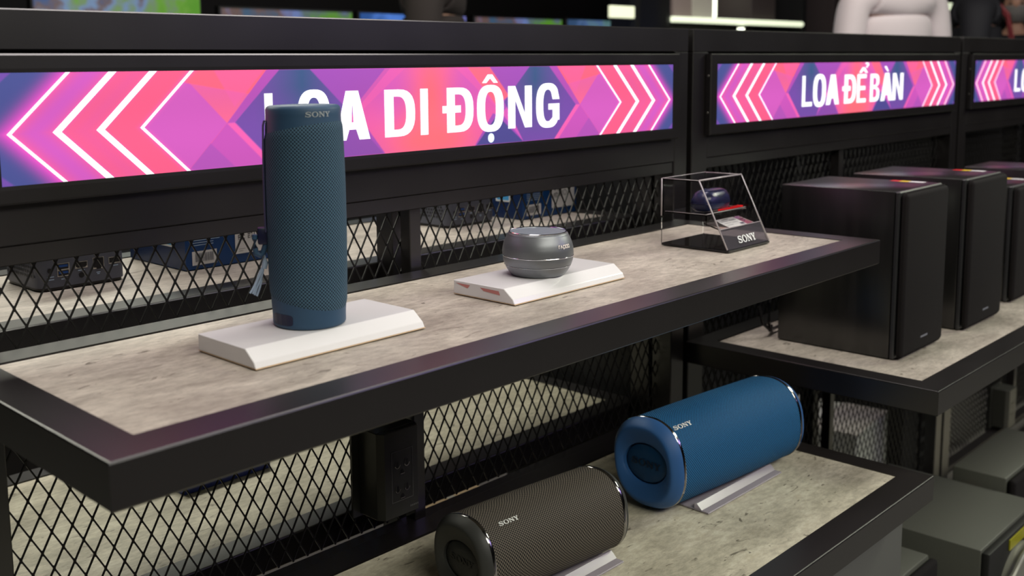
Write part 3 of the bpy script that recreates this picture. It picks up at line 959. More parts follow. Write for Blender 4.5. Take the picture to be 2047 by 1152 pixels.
bm = nb()
zz = [0, .0005, .0012, .0022, .0035] + [.0035 + (TH - .0075) * i / 40 for i in range(1, 41)]
prof = [(tr(z), z) for z in zz] + [(tr(TH) - .0010, TH - .0018), (tr(TH) - .0028, TH - .0004), (tr(TH) - .0050, TH), (.020, TH + .0006)]
lathe(bm, prof, 96)
obj('body', bm, M['slate_rubber'], tw, True)
# fabric sleeve with slanted seams
NA = 128
bm = nb()


def seam_lo(a): return .0245 - .0062 * math.cos(a - math.radians(-60)) + .001 * math.cos(2 * a)
def seam_hi(a): return .1968 + .0068 * math.cos(a - math.radians(-70))


rings = []
NV = 60
for i in range(NV + 1):
    ring = []
    for j in range(NA):
        a = 2 * PI * j / NA
        z0, z1 = seam_lo(a), seam_hi(a)
        z = z0 + (z1 - z0) * i / NV
        e = .0009 * min(1, min(i, NV - i) / 1.5)
        r = tr(z) + e
        ring.append((r * math.cos(a), r * math.sin(a), z))
    rings.append(ring)
loft(bm, rings, False, False, uv=lambda i, j: (((j / NA) * 2 * PI * .0385) * 1.0 + 0, seam_lo(2 * PI * (j % NA) / NA) * (1 - i / NV) + seam_hi(2 * PI * (j % NA) / NA) * (i / NV)))
obj('fabric_sleeve', bm, M['slate_fabric'], tw, True)
cyl = lambda a0, z0, rr=.0004: (lambda x, y: ((tr(z0 + y) + rr) * math.cos(math.radians(a0) + x / .038), (tr(z0 + y) + rr) * math.sin(math.radians(a0) + x / .038), z0 + y))
bm = nb()
sony(bm, cyl(-124.5, .2085), .0265)
obj('lettering', bm, M['grey_text'], tw)
bm = nb()
fill(bm, [[(x, y) for x, y in sup(.0145, .0056, 5, 36, 0, 0)]], cyl(-175, .0098, .0003))
obj('port_cover', bm, M['navy'], tw)
# strap, hook and tassel on the left
vdir = Vector((math.cos(math.radians(148)), math.sin(math.radians(148)), 0))
bm = nb()
path = [vdir * (tr(z) + .0020) + Vector((0, 0, z)) for z in [.205, .20, .18, .15, .12, .10, .095]]
path[0] = vdir * (tr(.205) + .0010) + Vector((0, 0, .205))
side = Vector((-vdir.y, vdir.x, 0))
rings = [[p + side * .006 - vdir * .0007, p + side * .006 + vdir * .0007, p - side * .006 + vdir * .0007, p - side * .006 - vdir * .0007] for p in path]
loft(bm, rings); [setattr(f, 'smooth', False) for f in bm.faces]
obj('strap', bm, mat('violet_blue_webbing', (0.045, 0.045, 0.11, 1), 0.8, bump=.5, bscale=900), tw)
bm = nb()
box(bm, -.006, .006, -.0045, .0045, -.008, .009, .0015, 2)
bmesh.ops.transform(bm, matrix=Matrix.Translation(vdir * .0430 + Vector((0, 0, .0905))) @ Matrix.Rotation(math.radians(148), 4, 'Z'), verts=bm.verts)
obj('strap_clip', bm, M['navy'], tw, True)
bm = nb()
hp = []
for x, z in [(.040, .0865), (.0445, .0735), (.0475, .0715), (.0510, .0735), (.0520, .0790), (.0520, .0880), (.0515, .0925)]:
    hp.append(vdir * x + Vector((0, 0, z)))
tube(bm, hp, .0028, 12)
obj('hook', bm, M['slate_rubber'], tw, True)
bm = nb()
d0 = vdir
for k in range(4):
    sg_ = (-1, -.4, .4, 1)[k]
    p0 = d0 * .0425 + Vector((0, 0, .064))
    pts = [p0 + side * .0006 * sg_]
    for q_ in range(1, 11):
        u_ = q_ / 10
        pts.append(p0 + d0 * (.0125 * u_ + .0035 * sg_ * u_ + .0006 * math.sin(7 * u_ + k * 2)) + side * (.0022 * sg_ * u_ + .0006 * math.cos(7 * u_ + k * 2)) + Vector((0, 0, -.032 * u_ + .002 * sg_ * u_)))
    tube(bm, pts, .0011, 7)
tube(bm, [d0 * .043 + Vector((0, 0, .0745)), d0 * .0425 + Vector((0, 0, .064)), d0 * .0440 + Vector((0, 0, .058))], [.0016, .0032, .0028], 10)
obj('tassel', bm, M['cord'], tw, True)

# ------------------------------------------------------------------ small round speaker
rp = thing('round_speaker', 'small round gunmetal speaker on the middle white plinth', 'speaker', (.6530, .1605, TZ - .0003))
bm = nb()


def rr_(z):
    pts = [(0, .0300), (.0015, .0330), (.006, .0368), (.012, .0402), (.019, .0428), (.026, .0437), (.034, .0434), (.041, .0418), (.047, .0392), (.052, .0364)]
    for (z0, r0), (z1, r1) in zip(pts, pts[1:]):
        if z <= z1: u = (z - z0) / (z1 - z0); return r0 + (r1 - r0) * u
    return pts[-1][1]


def rsm(z): return sum(rr_(max(0, min(.052, z + d))) for d in (-.002, -.001, 0, .001, .002)) / 5 if z > .002 else rr_(z)


prof = [(.028, 0)] + [(rsm(.0015 + .0505 * i / 44), .0015 + .0505 * i / 44) for i in range(45)]
prof += [(.0352, .0532), (.0338, .0538)]
lathe(bm, prof, 96)
obj('body', bm, M['gun'], rp, True)
bm = nb()
lathe(bm, [(.0352, .0530), (.0356, .0540), (.0348, .0547), (.0338, .0543), (.0336, .0535)], 96, False, False)
obj('top_ring', bm, M['bright'], rp, True)
bm = nb()
lathe(bm, [(.0338, .0538), (.020, .0542), (.001, .0543)], 72, False, True)
obj('top_grille', bm, M['gun_top'], rp, True)
for zc in (.0135, .0252):
    bm = nb()
    lathe(bm, [(rsm(zc - .0005) + .00005, zc - .0005), (rsm(zc) + .00035, zc), (rsm(zc + .0005) + .00005, zc + .0005)], 96, False, False)
    obj('trim_ring', bm, M['bright'], rp, True)
bm = nb()
rc = lambda x, y: ((rsm(.0375 + y) + .0006) * math.cos(math.radians(-104) + x / .0425), (rsm(.0375 + y) + .0006) * math.sin(math.radians(-104) + x / .0425), .0375 + y)
u = .0034
ws_ = .0009
for pts in ([(0, 0), (0, u), (u * .55, u)], [(u * .8, 0), (u * 1.25, u), (u * 1.75, 0)],
            [(u * 2.15, -u * .45), (u * 2.15, u), (u * 3.0, u), (u * 3.0, 0), (u * 2.15, 0)],
            [(u * 3.45, 0), (u * 3.45, u), (u * 4.25, u), (u * 4.25, 0), (u * 3.45, 0)],
            [(u * 4.7, 0), (u * 4.7, u), (u * 5.5, u), (u * 5.5, 0), (u * 4.7, 0)]):
    stroke(bm, pts, ws_, rc)
obj('lettering', bm, M['gold_text'], rp)

# ------------------------------------------------------------------ acrylic case with earbud case
ac = thing('acrylic_display_case', 'clear slant-front acrylic case holding the dark blue earbud case', 'display case', (1.018, .110, 1.05))
CW, CD, CH, FT = .120, .113, .102, .050       # width, depth, height, y of the top front edge
obj('base_plate', box(nb(), 0, CW, 0, CD, 0, .0035, .0006), M['gloss_black'], ac)
sl = FT / CH                                    # slope of the front


def slab(bm, quad, n, t_):
    n = Vector(n).normalized() * t_
    prism(bm, quad, n)
    return bm


th = .0022
e0 = .0036
bm = nb()    # hood: left wall, right wall, top, back, slanted front (upper part)
prism(bm, [(0, .0018, e0), (0, CD, e0), (0, CD, CH), (0, FT, CH)], (th, 0, 0))
prism(bm, [(CW - th, .0018, e0), (CW - th, CD, e0), (CW - th, CD, CH), (CW - th, FT, CH)], (th, 0, 0))
prism(bm, [(th, FT, CH - th), (th, FT, CH), (th, CD, CH), (th, CD, CH - th)], (CW - 2 * th, 0, 0))
prism(bm, [(th, CD - th, .045), (th, CD, .045), (th, CD, CH - th), (th, CD - th, CH - th)], (CW - 2 * th, 0, 0))
zf = .032
prism(bm, [(th, sl * zf, zf), (th, sl * zf + th, zf), (th, FT + th * .2, CH - th), (th, FT - th * .6, CH - th)], (CW - 2 * th, 0, 0))
bmesh.ops.recalc_face_normals(bm, faces=bm.faces)
obj('hood', bm, M['clear'], ac)
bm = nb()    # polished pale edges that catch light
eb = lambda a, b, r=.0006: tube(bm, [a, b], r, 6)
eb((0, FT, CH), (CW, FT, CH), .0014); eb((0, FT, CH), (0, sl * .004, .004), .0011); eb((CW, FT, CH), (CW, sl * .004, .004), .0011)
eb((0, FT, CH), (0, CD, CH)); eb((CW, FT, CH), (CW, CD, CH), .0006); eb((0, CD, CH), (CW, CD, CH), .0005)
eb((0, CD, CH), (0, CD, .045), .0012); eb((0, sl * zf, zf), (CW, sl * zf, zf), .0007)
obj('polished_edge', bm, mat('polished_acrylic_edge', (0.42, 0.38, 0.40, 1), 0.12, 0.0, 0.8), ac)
bm = nb()    # inner tray and label ramp
prism(bm, [(.004, .040, .050), (.004, .109, .050), (.004, .109, .052), (.004, .040, .052)], (CW - .008, 0, 0))
prism(bm, [(.004, .038, .050), (.004, .040, .050), (.004, .040, .036), (.004, .038, .036)], (CW - .008, 0, 0))
prism(bm, [(.012, .0175, .028), (.012, .0175, .030), (.012, .048, .0385), (.012, .048, .0365)], (CW - .024, 0, 0))
bmesh.ops.recalc_face_normals(bm, faces=bm.faces)
obj('tray', bm, M['clear'], ac)
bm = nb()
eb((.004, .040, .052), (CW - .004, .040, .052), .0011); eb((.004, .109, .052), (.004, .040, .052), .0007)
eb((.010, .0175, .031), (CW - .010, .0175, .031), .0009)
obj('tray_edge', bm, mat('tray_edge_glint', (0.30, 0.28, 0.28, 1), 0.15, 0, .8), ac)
bm = nb()
prism(bm, [(th, sl * .0037, .0037), (th, sl * .0037 + .002, .0037), (th, sl * .031 + .002, .031), (th, sl * .031, .031)], (CW - 2 * th, 0, 0))
bmesh.ops.recalc_face_normals(bm, faces=bm.faces)
obj('nameplate', bm, mat('dark_reflection_acrylic', (0.30, 0.28, 0.32, 1), 0.05, trans=.85, ior=1.3), ac)  # clear plate tinted dark, a dark reflection put into its colour
bm = nb()
sony(bm, lambda x, y: (x + .036, sl * (.0095 + y * .89 * 1.15) - .0014, .0095 + y * .89 * 1.15), .050)
obj('lettering', bm, M['silver_text'], ac)
bm = nb()    # price card on the ramp
cardf = lambda x, y: (.034 + x + y * .12, .0195 + y * .96, .0312 + y * .27)
fill(bm, [[(0, 0), (.052, 0), (.052, .0285), (0, .0285)]], cardf, 0)
cl = lambda x, y: tuple(Vector(cardf(x, y)) + Vector((0, 0, .0003)))
for y_, x0_, x1_ in ((.0245, .014, .032), (.0185, .004, .024), (.0185, .028, .048), (.0125, .004, .024), (.0125, .028, .044), (.0065, .004, .022), (.0205, .028, .044)):
    fill(bm, [[(x0_, y_ - .0005), (x1_, y_ - .0005), (x1_, y_ + (.0015 if y_ > .024 else .0004)), (x0_, y_ + (.0015 if y_ > .024 else .0004))]], cl, 1)
fill(bm, [[(.040, .003), (.049, .003), (.049, .0075), (.040, .0075)]], cl, 2)
obj('price_card', bm, [M['card'], M['print'], M['box_navy']], ac)

eb_ = thing('earbud_case', 'rounded midnight-blue earbud charging case inside the clear acrylic case', 'earbud case', (1.0775, .1760, 1.1021), math.radians(4))
bm = nb()


def pill(z, kx, ky): return [(x, y, z) for x, y in sup(.0390 * kx, .0205 * ky, 3.0, 56)]


loft(bm, [pill(z, k, k2) for z, k, k2 in [(0, .80, .70), (.0015, .88, .82), (.004, .945, .92), (.008, .985, .98), (.0115, 1, 1)]])
obj('lower_shell', bm, M['bud_low'], eb_, True)
bm = nb()
loft(bm, [pill(z, k, k2) for z, k, k2 in [(.0119, 1, 1), (.015, .995, .99), (.019, .975, .95), (.0225, .93, .87), (.0270, .85, .74), (.0300, .72, .56), (.0315, .50, .34), (.0320, .2, .12)]])
obj('lid', bm, M['bud_top'], eb_, True)
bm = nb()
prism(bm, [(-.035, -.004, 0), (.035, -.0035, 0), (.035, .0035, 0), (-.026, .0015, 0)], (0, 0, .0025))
rs = obj('red_reflection_strip', bm, M['redbright'])  # red strip added to stand for a reflection in the hood
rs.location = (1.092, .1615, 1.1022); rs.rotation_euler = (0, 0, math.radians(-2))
props(rs, 'added red strip standing in for a red reflection in the clear acrylic case', 'strip')
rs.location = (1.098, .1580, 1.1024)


# ------------------------------------------------------------------ lying cylinder speakers
def lying(name, label, center, yaw, L_, H, D, mats, tilt=0.0, sony_w=.036, n=2.35, sony_x=.008):
    """local x = length; section superellipse D (y) by H (z)"""
    rub, fab, disc, mark = mats
    t = thing(name, label, 'speaker', center, yaw)
    K = 72

    def sec(x, k, bl=0.0, r=.036, lean=0.0):
        out = []
        for i in range(K):
            a = 2 * PI * i / K
            c, s = math.cos(a), math.sin(a)
            ex = 2 / n
            y, z = D / 2 * k * math.copysign(abs(c) ** ex, c), H / 2 * k * math.copysign(abs(s) ** ex, s)
            # soft triangle: narrower towards the bottom back
            y2, z2 = r * c * 1.10, r * s * .88
            y, z = y * (1 - bl) + y2 * bl, z * (1 - bl) + z2 * bl
            ca, sa = math.cos(tilt), math.sin(tilt)
            y, z = y * ca - z * sa, y * sa + z * ca
            out.append((x, y, z))
        return out
    hl = L_ / 2
    rg = L_ * .052           # cap length
    rh = H * .262
    # fabric barrel
    bm = nb()
    NB = 24
    xs = [-hl + rg + .0035 + (L_ - 2 * rg - .007) * i / NB for i in range(NB + 1)]
    per = PI * (H + D) / 2
    loft(bm, [sec(x, 1.0 + .016 * math.sin(PI * i / NB)) for i, x in enumerate(xs)], True, True,
         uv=lambda i, j: (xs[i] - xs[0], per * j / K))
    obj('fabric_barrel', bm, fab, t, True)
    for sg in (-1, 1):
        F = lambda xo: sg * (hl - xo)
        bm = nb()
        rings = [sec(F(rg + .0042), 1.006), sec(F(rg + .0035), 1.014), sec(F(rg), 1.014), sec(F(rg - .0007), 1.006)]
        loft(bm, rings, False, False)
        if sg > 0: bmesh.ops.reverse_faces(bm, faces=bm.faces)
        obj('chrome_ring', bm, M['chrome'], t, True)
        bm = nb()
        st = [(rg, .985, 0), (rg, 1.008, 0), (rg * .80, 1.0, 0), (rg * .45, .955, 0), (rg * .16, .885, 0), (rg * .03, .845, 0), (0, .815, 0),
              (rg * .03, .78, .05), (rg * .12, .75, .25), (rg * .24, .72, .6), (rg * .34, .7, .92), (rg * .38, .7, 1.0)]
        rings = [sec(F(a), k, b, rh * 1.04) for a, k, b in st] + [sec(F(rg * .42), .7, 1.0, rh), sec(F(rg * 1.05), .7, 1.0, rh)]
        loft(bm, rings, False, True)
        if sg < 0: bmesh.ops.reverse_faces(bm, faces=bm.faces)
        bmesh.ops.recalc_face_normals(bm, faces=bm.faces)
        cap = obj('end_cap', bm, rub, t, True)
        bm = nb()
        rings = [sec(F(rg * .60), .7, 1.0, rh * .93), sec(F(rg * .56), .7, 1.0, rh * .90), sec(F(rg * .53), .7, 1.0, rh * .5), sec(F(rg * .52), .7, 1, .001)]
        loft(bm, rings, True, False)
        bmesh.ops.recalc_face_normals(bm, faces=bm.faces)
        obj('radiator', bm, disc, cap, True)
        if sg < 0:
            bm = nb()
            wd = rh * 1.5
            xo = -hl + rg * .50 - .0006
            sony(bm, lambda x, y: (xo, -(x - wd / 2), y - wd * .09), wd)
            obj('embossed_lettering', bm, mark, cap)
    # word mark on the barrel front, upper left
    ang0 = math.radians(180 + -30)

    def onb(x, y):
        # y runs up round the section from a start angle
        a = math.radians(206) - y / (H / 2)
        c, s = math.cos(a), math.sin(a)
        ex = 2 / n
        yy, z_ = D / 2 * 1.012 * math.copysign(abs(c) ** ex, c), H / 2 * 1.012 * math.copysign(abs(s) ** ex, s)
        ca, sa = math.cos(tilt), math.sin(tilt)
        return (-hl + rg + sony_x + x, (yy - .0004) * ca - z_ * sa, (yy) * sa + z_ * ca + .0003)
    bm = nb()
    onb_ = lambda x, y: onb(x, y + SONY_UP)
    sony(bm, onb_, sony_w)
    obj('lettering', bm, M['silver_text'], t)
    return t


SONY_UP = .081
lying('cylinder_speaker', 'large blue fabric cylinder speaker lying on a clear cradle', (1.0255, .1340, .7655), -.075, .330, .128, .117,
      (M['blue_rubber'], M['blue_fabric'], M['blue_disc'], M['blue_mark']), tilt=-.12, sony_w=.040, sony_x=.0065)
SONY_UP = .066
lying('cylinder_speaker', 'charcoal fabric cylinder speaker lying in front, cut by the bottom photo edge', (.6130, .1330, .7540), -.085, .252, .104, .098,
      (M['black_rubber'], M['black_fabric'], M['black_disc'], M['black_mark']), tilt=-.10, sony_w=.031, sony_x=.025)


def cradle(x0, label, L_, y0, dep):
    t = thing('acrylic_cradle', label, 'display stand', (x0, y0, .697), 0, 'frosted acrylic cradles')
    bm = nb()
    box(bm, 0, L_, 0, dep, 0, .0022, .0004)
    obj('base_plate', bm, M['cradle'], t)
    bm = nb()
    prism(bm, [(0, .0110, .0023), (0, .0230, .0023), (0, .0230, .0092), (0, .0190, .0100)], (L_, 0, 0))
    bmesh.ops.recalc_face_normals(bm, faces=bm.faces)
    obj('front_lip', bm, M['cradle'], t)
    bm = nb()
    prism(bm, [(0, dep - .002, .0023), (0, dep - .018, .0023), (0, dep - .016, .0115), (0, dep - .012, .0125)], (L_, 0, 0))
    bmesh.ops.recalc_face_normals(bm, faces=bm.faces)
    obj('back_lip', bm, M['cradle'], t)
    return t


cradle(.9180, 'frosted clear acrylic cradle under the large blue cylinder speaker', .2095, .0745, .110)
cradle(.5350, 'frosted clear acrylic cradle under the charcoal cylinder speaker', .1820, .0745, .108)


# ------------------------------------------------------------------ black bookshelf speakers
def bookshelf(x0, y0, w_, d_, h_, label, stickers=True):
    t = thing('bookshelf_speaker', label, 'speaker', (x0 + w_ / 2, y0 + d_ / 2, .821), 0, 'black bookshelf speakers')
    hx, hy = w_ / 2, d_ / 2
    obj('cabinet', box(nb(), -hx, hx, -hy + .021, hy, .0005, h_, .0025, 2), M['wood_black'], t, True)
    obj('front_baffle', box(nb(), -hx, hx, -hy + .013, -hy + .0208, .0005, h_, .002, 1), M['rubber_edge'], t, True)
    obj('grille', box(nb(), -hx + .0005, hx - .0005, -hy, -hy + .0128, .003, h_ - .0015, .0085, 4), M['cloth_black'], t, True)
    bm = nb()
    fill(bm, [[(0, 0), (.030, 0), (.030, .0035), (0, .0035)]], lambda x, y: (x - .012, -hy - .0004, .026 + y))
    obj('badge', bm, M['print'], t)
    if stickers:
        bm = nb()
        for i, (a, b_) in enumerate(((0, .016), (.016, .032), (.032, .058))):
            fill(bm, [[(a, 0), (b_, 0), (b_, .020), (a, .020)]], lambda x, y: (hx - .006 - y, -hy + .095 - x, h_ + .0005), i)
        obj('sticker', bm, [M['red'], M['yellow'], M['white']], t)
    for zc in (.09, .13):
        obj('terminal', tube(nb(), [(-hx + .05, hy, zc), (-hx + .05, hy + .010, zc)], .006, 12), M['port_metal'], t)
    return t


bookshelf(1.427, .021, .183, .220, .2855, 'nearest tall black bookshelf speaker, front of the row')
bookshelf(1.709, .015, .188, .222, .2835, 'second black bookshelf speaker in the row, behind the nearest one')
bookshelf(2.018, .030, .175, .205, .242, 'third black bookshelf speaker, shorter, at the right photo edge')
bookshelf(2.262, .030, .175, .190, .2560, 'farthest black bookshelf speaker, only its top showing at the right edge', False)
# cable behind the nearest one
bm = nb()
tube(bm, [(1.452, .2410, .93), (1.440, .262, .945), (1.425, .272, .92), (1.420, .275, .88), (1.425, .268, .845), (1.440, .262, .832), (1.48, .28, .829)], .0032, 10)
tube(bm, [(1.46, .2412, .90), (1.448, .256, .91), (1.435, .262, .885), (1.434, .262, .85), (1.45, .268, .8285), (1.49, .27, .8285)], .0032, 10)
cbx = obj('speaker_cable', bm, M['cable'], None, True)
props(cbx, 'black looped cable hanging behind the nearest bookshelf speaker', 'cable')
bm = nb(); tube(bm, [(1.424, .2705, .903), (1.415, .277, .915)], .0046, 10)
obj('yellow_plug', bm, M['yellow'], cbx, True)

# ------------------------------------------------------------------ items on the low base shelf
sub = thing('subwoofer', 'large black subwoofer box with exposed grey driver, bottom right', 'speaker', (1.766, .075, .15))
obj('cabinet', box(nb(), -.1535, .1535, -.136, .15, .012, .30, .003, 2), M['sub_top'], sub, True)
obj('front_baffle', box(nb(), -.152, .152, -.150, -.1362, .013, .296, .003, 2), M['sub_side'], sub, True)
for sx in (-.12, .12):
    for sy in (-.11, .11):
        b_ = nb(); lathe(b_, [(.014, 0), (.014, .0118)], 20); bmesh.ops.translate(b_, verts=b_.verts, vec=(sx, sy, 0)); obj('foot', b_, M['sub_side'], sub)


def ringy(bm, prof, cx, cz, y0, n=56, mi=0):
    loft(bm, [[(cx + r * math.cos(2 * PI * i / n), y0 - d, cz + r * math.sin(2 * PI * i / n)) for i in range(n)] for r, d in prof], False, True, mi=mi)


bm = nb(); ringy(bm, [(.112, 0), (.112, .008), (.100, .012), (.096, .006)], 0, .155, -.150); dr = obj('driver', bm, M['sub_cone'], sub, True)
bm = nb(); ringy(bm, [(.096, .006), (.088, .013), (.078, .006), (.040, -.010), (.036, -.004), (.015, .003), (.001, .004)], 0, .155, -.150); obj('cone', bm, [M['cone_dark']], dr, True)
bm = nb(); tube(bm, [(-.11, -.158, .215), (-.085, -.170, .240), (-.05, -.172, .262), (0, -.172, .270), (.05, -.172, .262), (.10, -.16, .22)], .006, 10)
obj('guard_bar', bm, M['sub_cone'], sub, True)
obj('trim_strip', box(nb(), -.05, .14, -.1525, -.1502, .270, .290), M['lime'], sub)
obj('tag', box(nb(), .1541, .1550, -.03, .0, .25, .298), M['orange'], sub)


def blackbox(x0, x1, y0, y1, h_, label, name='satellite_speaker'):
    t = thing(name, label, 'speaker', ((x0 + x1) / 2, (y0 + y1) / 2, .15))
    hx, hy = (x1 - x0) / 2, (y1 - y0) / 2
    obj('cabinet', box(nb(), -hx, hx, -hy + .017, hy, .0, h_, .004, 2), M['sub_top'], t, True)
    obj('grille', box(nb(), -hx, hx, -hy, -hy + .0165, .002, h_ - .002, .008, 3), M['cloth_black'], t, True)
    return t


blackbox(1.41, 1.554, -.012, .20, .291, 'small dark satellite speaker left of the subwoofer, low down')
blackbox(1.932, 2.26, -.020, .100, .325, 'black slim speaker right of the subwoofer, at the right edge')


# ------------------------------------------------------------------ socket boxes
def socket(x0, y, z0, label):
    w_, h_, d_ = .0715, .121, .047
    t = thing('power_socket_box', label, 'socket', (x0, y, z0), 0, 'black socket boxes on the mesh')
    bm = nb()
    prism(bm, [(0, 0, 0), (0, d_ - .012, 0), (w_, d_ - .012, 0), (w_, 0, 0)], (0, 0, h_))
    bmesh.ops.translate(bm, verts=bm.verts, vec=(0, .010, 0))
    prism(bm, [(0, .0098, 0), (.006, 0, 0), (w_ - .006, 0, 0), (w_, .0098, 0)], (0, 0, h_))
    bmesh.ops.recalc_face_normals(bm, faces=bm.faces)
    bmesh.ops.bevel(bm, geom=[e for e in bm.edges if abs((e.verts[0].co - e.verts[1].co).z) < 1e-6], offset=.001, segments=1, affect='EDGES')
    obj('housing', bm, M['socket'], t)
    obj('mounting_plate', box(nb(), -.012, w_ + .004, .0462, .0500, -.004, h_ + .004), M['socket'], t)
    bm = nb()
    a0, a1, b0, b1 = .0175, .0560, .022, .092
    ln = .0007
    P = lambda x, y_: (x, -.0006, y_)
    for q in ([(a0, b0), (a1, b0), (a1, b0 + ln), (a0, b0 + ln)], [(a0, b1), (a1, b1), (a1, b1 + ln), (a0, b1 + ln)],
              [(a0, b0), (a0 + ln, b0), (a0 + ln, b1), (a0, b1)], [(a1 - ln, b0), (a1, b0), (a1, b1), (a1 - ln, b1)]):
        fill(bm, [q], P)
    obj('plate_outline', bm, M['socket_line'], t)
    for cz in (.0735, .0395):
        bm = nb()
        for sx in (-.0085, .0085):
            lo = [(.0367 + sx + x, cz + z) for x, z in sup(.0048, .0055, 2.4, 24)]
            fill(bm, [lo], lambda x, y_: (x, -.0005, y_), 0)
            fill(bm, [[(.0367 + sx - .0015, cz - .0045), (.0367 + sx + .0015, cz - .0045), (.0367 + sx + .0015, cz + .0045), (.0367 + sx - .0015, cz + .0045)]], lambda x, y_: (x, -.0007, y_), 1)
            stroke(bm, [(.0367 + sx + .0046 * math.cos(a), cz + .0053 * math.sin(a)) for a in [PI * 1.1 + .14 * i * PI * .75 for i in range(9)]], .0009, lambda x, y_: (x, -.0008, y_), 2)
        fill(bm, [[(.0330, cz - .0140), (.0404, cz - .0140), (.0390, cz - .0095), (.0367, cz - .0075), (.0344, cz - .0095)]], lambda x, y_: (x, -.0005, y_), 1)
        stroke(bm, [(.0330, cz - .0142), (.0404, cz - .0142)], .0010, lambda x, y_: (x, -.0008, y_), 2)
        obj('outlet', bm, [M['socket'], M['port'], M['port_metal']], t)
    bm = nb()
    for i in range(5): fill(bm, [[(.050 + i * .0032, .0085), (.0522 + i * .0032, .0085), (.0522 + i * .0032, .0108), (.050 + i * .0032, .0108)]], P)
    obj('mark', bm, M['socket_line'], t)
    return t


socket(.5395, .3330, .7235, 'black twin socket box hanging on mesh below the top shelf')
socket(3.085, .3330, .20, 'black socket box low on the far right mesh')


# ------------------------------------------------------------------ mini computers and cartons on the rear shelf
def nuc(x, y, label):
    t = thing('mini_computer', label, 'computer', (x, y, 1.05), 0, 'slate mini computers')
    w_, d_, h_ = .1215, .1120, .050
    bm = nb()
    lo = sup(w_ / 2, d_ / 2, 9, 56, w_ / 2, d_ / 2)
    loft(bm, [[(a, b, .0035) for a, b in lo], [(a, b, h_ - .002) for a, b in lo], [(w_ / 2 + (a - w_ / 2) * .97, d_ / 2 + (b - d_ / 2) * .97, h_) for a, b in lo]])
    obj('housing', bm, M['nuc'], t, True)
    bm = nb()
    loft(bm, [[(w_ / 2 + (a - w_ / 2) * .97, d_ / 2 + (b - d_ / 2) * .97, z) for a, b in lo] for z in (0, .0034)])
    obj('base', bm, M['nuc_low'], t, True)
    bm = nb()
    P = lambda a, b: (a, -.0006, b)
    rect = lambda x0, x1, z0, z1, mi=0, f=P: fill(bm, [[(x0, z0), (x1, z0), (x1, z1), (x0, z1)]], f, mi)
    P2 = lambda a, b: (a, -.0009, b)
    P1 = lambda a, b: (a, -.0003, b)
    fill(bm, [sup(.0030, .0033, 2, 20, .0155, .0255)], P, 0)
    rect(.0255, .0420, .0165, .0335, 2, P1)
    rect(.0265, .0405, .0260, .0325, 0); rect(.0275, .0395, .0285, .0315, 1, P2)
    rect(.0265, .0405, .0175, .0240, 0); rect(.0275, .0395, .0200, .0230, 1, P2)
    rect(.0495, .0665, .0235, .0325, 2, P1); fill(bm, [[(.0505, .0265), (.0530, .0245), (.0630, .0245), (.0655, .0265), (.0655, .0315), (.0505, .0315)]], P, 0)
    fill(bm, [sup(.0038, .0036, 2, 20, .0575, .0145)], P, 0)
    rect(.0740, .0895, .0195, .0350, 2, P1); rect(.0750, .0885, .0215, .0340, 0); rect(.0785, .085, .0195, .022, 0)
    rect(.0960, .1130, .0235, .0325, 2, P1); rect(.0970, .1120, .0250, .0315, 0)
    for a, b, z in ((.0115, .0205, .017), (.0115, .0205, .0135), (.030, .038, .0125), (.053, .062, .0205), (.078, .0835, .0145), (.079, .0825, .0125), (.100, .109, .0205)):
        rect(a, b, z, z + .0012, 3)
    obj('ports', bm, [M['port'], M['port_blue'], M['port_metal'], M['box_text']], t)
    bm = nb()
    for r_ in range(4):
        for c_ in range(13):
            yy, z_ = .014 + c_ * .0066 + (r_ % 2) * .0033, .018 + r_ * .0058
            lo_ = [(yy + a, z_ + b) for a, b in ((-.0018, -.001), (0, -.0022), (.0018, -.001), (.0018, .001), (0, .0022), (-.0018, .001))]
            fill(bm, [lo_], lambda a, b: (-.0006, a, b), 0)
    obj('vents', bm, M['port'], t)
    return t


nuc(.2095, .603, 'left slate mini computer with rear ports, behind the mesh on the rear shelf')
nuc(.9280, .590, 'right slate mini computer with rear ports, behind the mesh near the middle post')


